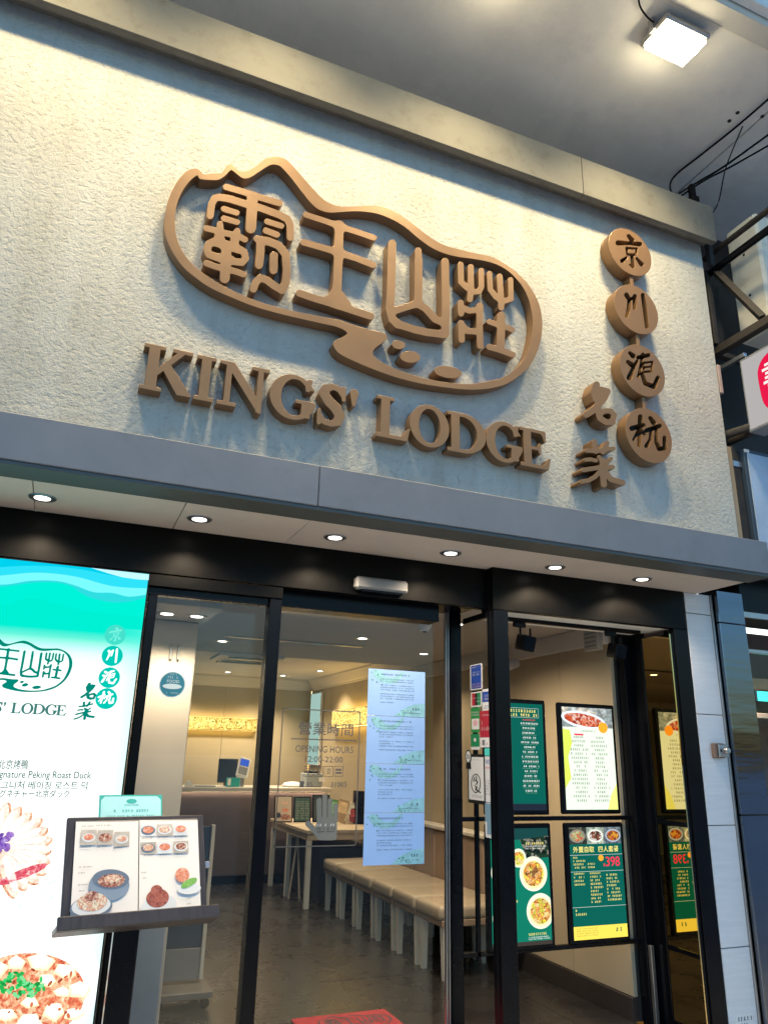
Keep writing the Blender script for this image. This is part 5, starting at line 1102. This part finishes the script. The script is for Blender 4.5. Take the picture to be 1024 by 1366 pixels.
stand_menu(onT(367), onT(391), 5.2, .29, pbr('menu_cream', (.55, .45, .34), .5), 'black framed cream menu with dish photos, leftmost on the console table', 0)
stand_menu(onT(393), onT(415.5), 5.2, .28, pbr('menu_green', (.05, .10, .085), .4), 'dark green printed menu in the middle of the console table', 1)
stand_menu(onT(418), onT(441), 5.2, .30, pbr('menu_dkgreen', (.04, .055, .055), .4), 'nearly black menu behind the frosted hand sticker on the console table', 2)
for k, (px, wd, hh, col, lab, rot) in enumerate([(443, .09, .27, (.12, .30, .10), 'green and white leaflet leaning on the console table', 10), (454, .14, .27, (.42, .30, .17), 'brown paper leaflet leaning beside the green one', 14), (463, .08, .25, (.6, .5, .36), 'tall cream leaflet tilted right on the console table', 24), (474, .13, .17, (.28, .05, .05), 'red packet on the console table next to the notices', 0)]):
    xx = onY(px, 1075, 4.9)[0]; M = Matrix.Translation((xx, 4.9, TZ)) @ Matrix.Rotation(R(rot), 4, 'Y') @ Matrix.Rotation(R(-10), 4, 'X')
    t = thing('leaflet' if k < 3 else 'packet', lab, 'leaflet' if k < 3 else 'packet', (xx, 4.9, TZ)); box('sheet', -wd / 2, wd / 2, 0, .025 if k < 3 else .09, .022, hh, pbr('lf%d' % k, col, .5, var=.25, vscale=14), t, .002, M); box('print_panel', -wd * .4, wd * .4, -.002, -.0005, hh * .45, hh * .9, pbr('lfp%d' % k, [min(1, c_ * 1.9) for c_ in col], .5, var=.3, vscale=20), t, 0, M)
tag(box('black_caddy', 3.29, 3.38, 4.85, 5.0, TZ + .002, TZ + .36, BLACKM, None, .006), 'tall black holder at the back of the console table', 'holder')
# row of cushioned seats along the wall
SEATY = [4.27, 3.83, 3.38, 2.92, 2.47, 2.02, 1.57]
nm = ['farthest cushioned bench seat, next to the console table', 'second cushioned bench seat from the console table', 'third cushioned bench seat from the console table', 'fourth cushioned bench seat from the console table', 'fifth cushioned bench seat from the console table', 'nearest cushioned bench seat, behind the door post']
for i in range(6):
    y1_, y0_ = SEATY[i], SEATY[i + 1]
    t = thing('bench_seat', nm[i], 'seat', (3.0, (y0_ + y1_) / 2, 0), 'bench seats along the wall')
    bm = bmesh.new(); SEG = 3; add_box(bm, 2.70, 3.32, y0_ + .014, y1_ - .014, .375, .475, .034); SEG = 1
    for q_ in bm.verts:
        if q_.co.z > .45: q_.co.z += .012 * math.sin(max(0, min(1, (q_.co.x - 2.7) / .6)) * math.pi)
    bm_mesh('seat_cushion', bm, SEATM, t, 50); box('seat_rail', 2.72, 3.30, y0_ + .015, y1_ - .015, .34, .384, BACKM, t, .004)
    box('backrest', 3.325, 3.455, y0_ + .006, y1_ - .006, .36, .87, BACKM, t, .022); box('top_ledge', 3.30, 3.458, y0_ + .002, y1_ - .002, .872, .905, CREAMLEG, t, .006)
    for yy in (y0_ + .03, y1_ - .075):
        for xx in (2.735, 3.24): 
            bm = bmesh.new(); r4 = bmesh.ops.create_cube(bm, size=1)['verts']
            for q_ in r4: k = .026 if q_.co.z > 0 else .018; q_.co = Vector((xx + .025 + q_.co.x * 2 * k, yy + .022 + q_.co.y * 2 * k, .17 + q_.co.z * .34))
            bm_mesh('leg', bm, CREAMLEG, t)
# mats
m1 = thing('door_mat', 'red entrance mat with black print just inside the sliding door', 'mat', (1.8, .9, 0))
box('mat', 1.50, 2.10, .55, 1.15, .001, .012, REDMAT, m1, .003)
GP = Plane((0, 0, .0125), (1, 0, 0), (0, 1, 0)); sc2 = .10 / .9
al = np.array([p for L in LOGO['outline'] for p in L]); mm = (al.min(0) + al.max(0)) / 2
for kx in ('outline', 'wang', 'shan', 'zhuang', 'ba'): flat_loops(GP, [[(1.85 + (u - mm[0]) * .2, 1.0 + (v_ - mm[1]) * .2) for u, v_ in L] for L in LOGO[kx]], .0006, INKD, 'logo_print', m1)
# trolley stand and grey board behind the fixed glass
tr_ = thing('trolley_stand', 'dark wheeled display stand with wooden edges behind the fixed glass', 'stand', (.93, 1.7, 0))
box('board', .80, 1.04, 1.70, 1.74, .30, 1.02, pbr('navy_board', (.02, .03, .05), .4), tr_, .004); box('side_rail', .775, .799, 1.69, 1.75, .12, 1.03, PILLAR, tr_, .003); box('side_rail', 1.041, 1.066, 1.69, 1.75, .12, 1.03, PILLAR, tr_, .003)
box('foot_panel', .80, 1.04, 1.695, 1.74, .12, .299, pbr('trolley_panel', (.16, .155, .16), .5), tr_, .003); box('base', .74, 1.10, 1.50, 1.92, .06, .10, pbr('trolley_base', (.13, .115, .105), .5), tr_, .005)
for xx in (.78, 1.06):
    for yy in (1.54, 1.88): lathe('caster', [(.012, -.012), (.028, -.010), (.028, .010), (.012, .012)], (xx, yy, .03), BLACKM, tr_, 12, 'Y')
gb = tag(box('grey_board', .50, .68, .86, .90, 0.001, .62, pbr('grey_board', (.26, .28, .32), .5), None, .004), 'plain grey board standing at the foot of the inner pillar', 'board')
# ceiling fittings
def C1(px, py, zc=CH1): return onZ(px, py, zc)
DL = [((224, 818), CH1, 'left of two downlights in the front ceiling above the inner pillar'), ((258, 820), CH1, 'right of two downlights in the front ceiling above the inner pillar'), ((582, 885), CH1, 'front ceiling downlight seen at the right edge of the door glass'),
      ((303, 908), CH2, 'main ceiling downlight seen left of the black mullion'), ((377, 905), CH2, 'main ceiling downlight seen right of the black mullion'), ((640, 824), CH1, 'front ceiling downlight seen through the side return glass')]
for (px, zc, lab) in DL:
    p = C1(*px, zc); 
    if p[1] > BW - .3: p = C1(px[0], px[1], zc) * 0 + np.array([onY(px[0], px[1], BW - .6)[0], BW - .6, zc])
    if p[0] < 1 and zc == CH1: zc = 2.272; p = np.array([.49 if px[0] < 240 else .665, .78, zc])
    downlight((p[0], p[1], zc - .0005), lab, 'restaurant downlights', P_ROOM * (.42 if p[0] < 1 and zc < CH1 else .3 if zc == CH1 else .7), .05)
for i, (x_, y_) in enumerate([(2.2, 2.0), (3.05, 2.6), (2.55, 1.0), (1.2, 2.8), (2.9, 4.6), (3.1, 5.9), (1.9, 4.9), (2.6, 6.9), (1.5, 6.9)]):
    zc = CH1 if y_ < YS else CH2
    downlight((x_, y_, zc - .0005), ['downlight over the middle of the entrance floor', 'downlight over the bench seats', 'downlight over the menu bay wall', 'downlight over the floor behind the mullion', 'downlight over the farthest bench seat', 'downlight near the floral panel on the right wall', 'downlight in the middle of the main ceiling', 'right downlight washing the wall behind the counter', 'left downlight washing the wall behind the counter'][i], 'restaurant downlights', P_ROOM * (.28 if zc == CH1 else .7) * (4.5 if i == 2 else 1), .05, size=R(160 if i == 2 else 115))  # the menu bay one is added, wide and strong, to brighten that wall evenly
def slot(px0, px1, zc, label):
    a, b = C1(*px0, zc), C1(*px1, zc); t = thing('slot_diffuser', label, 'air vent', ((a[0] + b[0]) / 2, a[1], zc))
    box('frame', a[0], b[0], a[1] - .05, a[1] + .05, zc - .006, zc - .0005, GREYPL, t, .001); box('slot', a[0] + .02, b[0] - .02, a[1] - .03, a[1] + .03, zc - .0075, zc - .0062, BLACKM, t, 0)
slot((300, 848), (488, 862), CH1, 'long dark slot vent in the front ceiling')
q = C1(300, 874); t = thing('ceiling_cassette', 'square ceiling air unit with open flap in the front ceiling', 'air unit', (q[0], q[1], CH1))
box('frame', q[0] - .1, q[0] + .55, q[1] - .25, q[1] + .25, CH1 - .03, CH1 - .0005, WHITEPL, t, .006); box('grille', q[0] + .05, q[0] + .40, q[1] - .12, q[1] + .12, CH1 - .034, CH1 - .0305, BLACKM, t, .001)
for dy in (-.2, .2): box('flap', q[0] + .0, q[0] + .45, q[1] + dy - .03, q[1] + dy + .03, CH1 - .05, CH1 - .036, GREYPL, t, .003)
q = C1(289, 899, CH2); q = np.array([onY(289, 899, 5.2)[0], 5.2, CH2]); t = thing('sprinkler', 'small dark sprinkler head hanging from the main ceiling', 'sprinkler', tuple(q))
lathe('rose', [(.045, -.012), (.05, -.004), (.05, -.0005)], tuple(q), GREYPL, t); lathe('head', [(.012, -.06), (.03, -.058), (.012, -.05), (.012, -.0125)], tuple(q), GREYPL, t)
q = onY(566, 848, 1.1); t = thing('camera_dome', 'small white dome camera under the front ceiling', 'camera', (q[0], 1.1, CH1)); lathe('dome', [(.01, -.06), (.035, -.05), (.05, -.02), (.055, -.0005)], (q[0], 1.1, CH1), WHITEPL, t); lathe('lens', [(.004, -.066), (.014, -.064), (.016, -.058)], (q[0], 1.1, CH1), BLACKM, t)
q = onX(797, 868, RW - .03); t = thing('wall_vent', 'small white vent box high on the bay wall', 'air vent', (RW - .03, q[1], q[2]))
box('housing', RW - .09, RW - .046, q[1] - .08, q[1] + .08, 2.24, CH1 - .01, PILLAR, t, .006)
for k in range(4): box('slat', RW - .094, RW - .0905, q[1] - .06, q[1] + .06, 2.265 + k * .03, 2.278 + k * .03, GREYPL, t, 0)
q = onX(688, 884, RW - .05); t = thing('security_camera', 'white bullet camera on the wall behind the corner post', 'camera', (RW - .1, q[1], 2.2))
tube('body', [(RW - .22, q[1] - .05, 2.20), (RW - .05, q[1], 2.26)], .04, WHITEPL, t, 12); tube('lens', [(RW - .225, q[1] - .0525, 2.198), (RW - .2202, q[1] - .051, 2.1995)], .028, BLACKM, t, 12)

# ================================================================== right of the shop
tp = thing('tiled_pillar', 'pale grey tiled pillar between the black post and the steel column', 'pillar', (3.83, .1, 0))
zs_ = [-.03, .477, 1.141, 1.80, 2.452, 2.592]
box('core', 3.735, 3.945, .008, .4, -.03, 2.591, GROUT, tp, 0)
for a, b in zip(zs_, zs_[1:]): box('tile', 3.730, 3.948, 0, .0079, a + .003, b - .003, TILEW, tp, .0015)
box('steel_angle', 3.9485, 3.962, -.012, .05, -.03, 2.59, ALU, tp, .002)
lb = thing('pillar_label', 'small white label with black characters low on the tiled pillar', 'label', (3.86, -.001, .09)); a, b, c, d = px_rect(981, 1352, 1004, 1372, -.0008)
slab_shape(FY(0), [(a, c), (b, c), (b, d), (a, d)], .0004, .001, PAPER, 'sheet', lb); rects(FY(0), glyph_row(a + .01, b - .005, d - .035, .022, rng) + glyph_row(a + .015, b - .02, d - .062, .018, rng), .0016, INKD, 'small_print', lb)
rd = thing('door_release', 'small bronze boxed key switch with round knob on the tiled pillar', 'switch', (3.87, -.02, 1.53))
box('back_box', 3.815, 3.90, -.035, -.0003, 1.535, 1.625, pbr('brown_box', (.16, .11, .08), .5), rd, .006); box('plate', 3.835, 3.915, -.048, -.0355, 1.542, 1.618, ALU, rd, .004); lathe('knob', [(.022, .0485), (.022, .07), (.016, .078), (.004, .079)], (3.885, 0, 1.58), ALU, rd, 16, 'Y')
box('key_hole', 3.846, 3.856, -.0495, -.0483, 1.572, 1.59, BLACKM, rd, 0)
stc = thing('steel_column', 'polished stainless steel clad column at the right edge of the shop', 'column', (4.08, .1, 0))
for a, b in ((-.03, 1.20), (1.203, 2.40), (2.403, 2.62)): box('cladding_sheet', 3.97, 4.205, -.045, .35, a, b, STEEL, stc, .004)
nb = thing('neighbour_shop', 'dim neighbouring shop window with warm shelf beyond the steel column', 'shop', (5, .3, 0))
box('header', 4.21, 6, -.02, .35, 2.48, 2.75, BLACKM, nb, .003); box('header_trim', 4.21, 6, -.035, -.0205, 2.46, 2.50, ALU, nb, .002); box('sill', 4.21, 6, -.02, .3, -.03, .35, DARKV, nb, .003)
box('window_rail', 4.21, 6, -.01, .03, 2.225, 2.25, ALU, nb, .002); box('pane', 4.21, 6, .0, .008, .351, 2.224, GLASS, nb, 0)
box('back_wall', 4.21, 7, 1.5, 1.6, -.03, 2.7, pbr('neighbour_back', (.16, .11, .09), .7, var=.3), nb, 0); box('warm_shelf', 4.3, 6.5, .9, 1.4, 2.10, 2.19, pbr('shelf_wood', (.50, .30, .17), .6), nb, .003); box('shelf_board', 4.3, 6.5, .7, 1.4, 1.85, 1.89, GREYPL, nb, .003)
box('shop_side', 4.206, 4.2095, .36, 1.5, -.03, 2.7, DARKV, nb, 0)
nl = thing('neighbour_lamp', 'glowing cyan tube lamp in the neighbouring shop window', 'lamp', (4.75, .4, 2.0)); q0, q1 = onY(1004, 928, .4), onY(1050, 936, .4)
tube('tube', [(q0[0], .4, q0[2]), (q1[0] + .3, .4, q0[2])], .035, emit('cyan_lamp', (.05, .85, .75), 2.2), nl, 12); box('lamp_cap', q0[0] - .02, q0[0] - .0005, .36, .44, q0[2] - .04, q0[2] + .04, GREYPL, nl, .003)
rl = spot('neighbour_light', (4.9, .6, 2.15), 9, (1, .6, .35), R(150), .5, .05)
# high up on the right: aircon, brackets, signs
ac = thing('aircon_unit', 'cream outdoor air conditioner on the bracket at upper right', 'air conditioner', (4.5, -.45, 4.4))
box('casing', 4.2, 5.05, -.60, -.32, 4.42, 5.40, ACW, ac, .02)
box('fan_opening', 4.30, 4.95, -.6055, -.6005, 4.50, 5.28, BLACKM, ac, .004)
for k in range(22): box('grille_bar', 4.31, 4.94, -.613, -.606, 4.515 + k * .035, 4.523 + k * .035, GREYPL, ac, 0)
for zz in (4.75, 5.1): box('side_screw', 4.192, 4.1995, -.47, -.455, zz, zz + .015, BLACKM, ac, .001)
br_ = thing('steel_bracket', 'rusty brown steel bracket frame holding the air conditioner', 'bracket', (4, -.5, 4.27))
box('arm', 3.95, 4.01, -1.1, .0, 4.29, 4.35, RUST, br_, .003); box('arm', 4.85, 4.91, -1.1, .0, 4.29, 4.35, RUST, br_, .003)
tube('brace', [(3.98, -.38, 4.95), (3.98, -.70, 4.37)], .03, RUST, br_, 4); box('upright', 3.93, 3.97, -.34, -.30, 4.36, 4.98, RUST, br_, .003); box('crossbar', 3.95, 5.0, -.30, -.25, 4.30, 4.34, RUST, br_, .003)
box('rear_plate', 4.015, 4.19, -.2, -.16, 4.40, 5.0, DARKV, br_, .003); box('hanger', 3.90, 3.94, -.42, -.38, 4.96, 5.16, DARKV, br_, .003)
pp = tag(tube('black_pipe', [(3.97, -.25, 4.96), (3.97, -.6, 4.965), (3.97, -1.2, 4.97)], .028, BLACKM, None, 10), 'black insulated pipe crossing in front of the air conditioner', 'pipe')
pp = tag(tube('brown_pipe', [(4.03, -.25, 5.16), (4.03, -1.2, 5.17)], .022, RUST, None, 10), 'thin brown pipe above the black one by the air conditioner', 'pipe')
bs = thing('blade_sign', 'white projecting sign with a red blob and white character at the right edge', 'sign', (3.97, -.8, 3.6))
BSX = 3.955
box('casing', BSX, BSX + .14, -1.6, -.49, 3.60, 4.145, GREYPL, bs, .006)
NPl = Plane((BSX - .0005, 0, 0), (0, -1, 0), (0, 0, 1)); rect(NPl, .505, 1.585, 3.618, 4.127, .0006, emit('sign_face', (.62, .59, .58), .62), 'face', bs)
flat(NPl, smooth_closed([(.62, 3.87), (.625, 4.0), (.69, 4.075), (.80, 4.09), (1.0, 4.08), (1.1, 3.95), (1.1, 3.78), (1.0, 3.68), (.80, 3.665), (.69, 3.685), (.635, 3.75)], 4), .0012, emit('sign_red', (.72, .01, .06), .95), 'red_shape', bs)
text(NPl, '書', .655, .86, 3.78, 4.04, .0018, emit('sign_white', (.9, .88, .86), .9), bs)
box('support', BSX + .02, BSX + .05, -.52, .1, 4.17, 4.20, ALU, bs, .002); tube('support', [(BSX + .06, -.488, 3.63), (BSX + .06, .2, 3.63)], .025, RUST, bs, 8)
bp2 = thing('blue_panel', 'pale blue framed sign panel low at the right edge above the canopy', 'sign', (4.3, -.35, 2.85))
box('frame', 3.985, 5.2, -.40, -.33, 2.80, 3.53, pbr('navy_frame', (.03, .05, .08), .5), bp2, .004); box('face', 4.01, 5.18, -.408, -.4005, 2.82, 3.50, pbr('blue_face', (.38, .47, .60), .6, var=.12, vscale=4, dirt=(3, (.25, .32, .44), .6)), bp2, .001); box('corner_clip', 3.99, 4.03, -.409, -.4005, 3.503, 3.525, PAPER, bp2, .001)
dpx = thing('drain_pipe', 'dark square pipe beside the pale blue panel', 'pipe', (3.95, -.3, 2.8)); box('pipe', 3.915, 3.98, -.37, -.28, 2.70, 3.56, RUST, dpx, .006); box('pipe_clip', 3.91, 3.984, -.374, -.3705, 3.40, 3.44, ALU, dpx, .001)
tag(box('tan_strip', 3.853, 3.895, -.385, -.30, 2.70, 3.53, TANS, None, .003), 'tan wooden edge strip at the right end of the stucco wall', 'strip')
tag(box('pink_pad', 3.85, 3.88, -.40, -.34, 3.92, 4.14, pbr('pink_pad', (.42, .30, .26), .7), None, .004), 'small pinkish block fixed to the wall edge by the projecting sign', 'block')
tag(tube('cross_pipe', [(3.86, -.3, 3.62), (4.02, -.55, 3.66)], .03, RUST, None, 8), 'short dark pipe under the projecting sign', 'pipe')
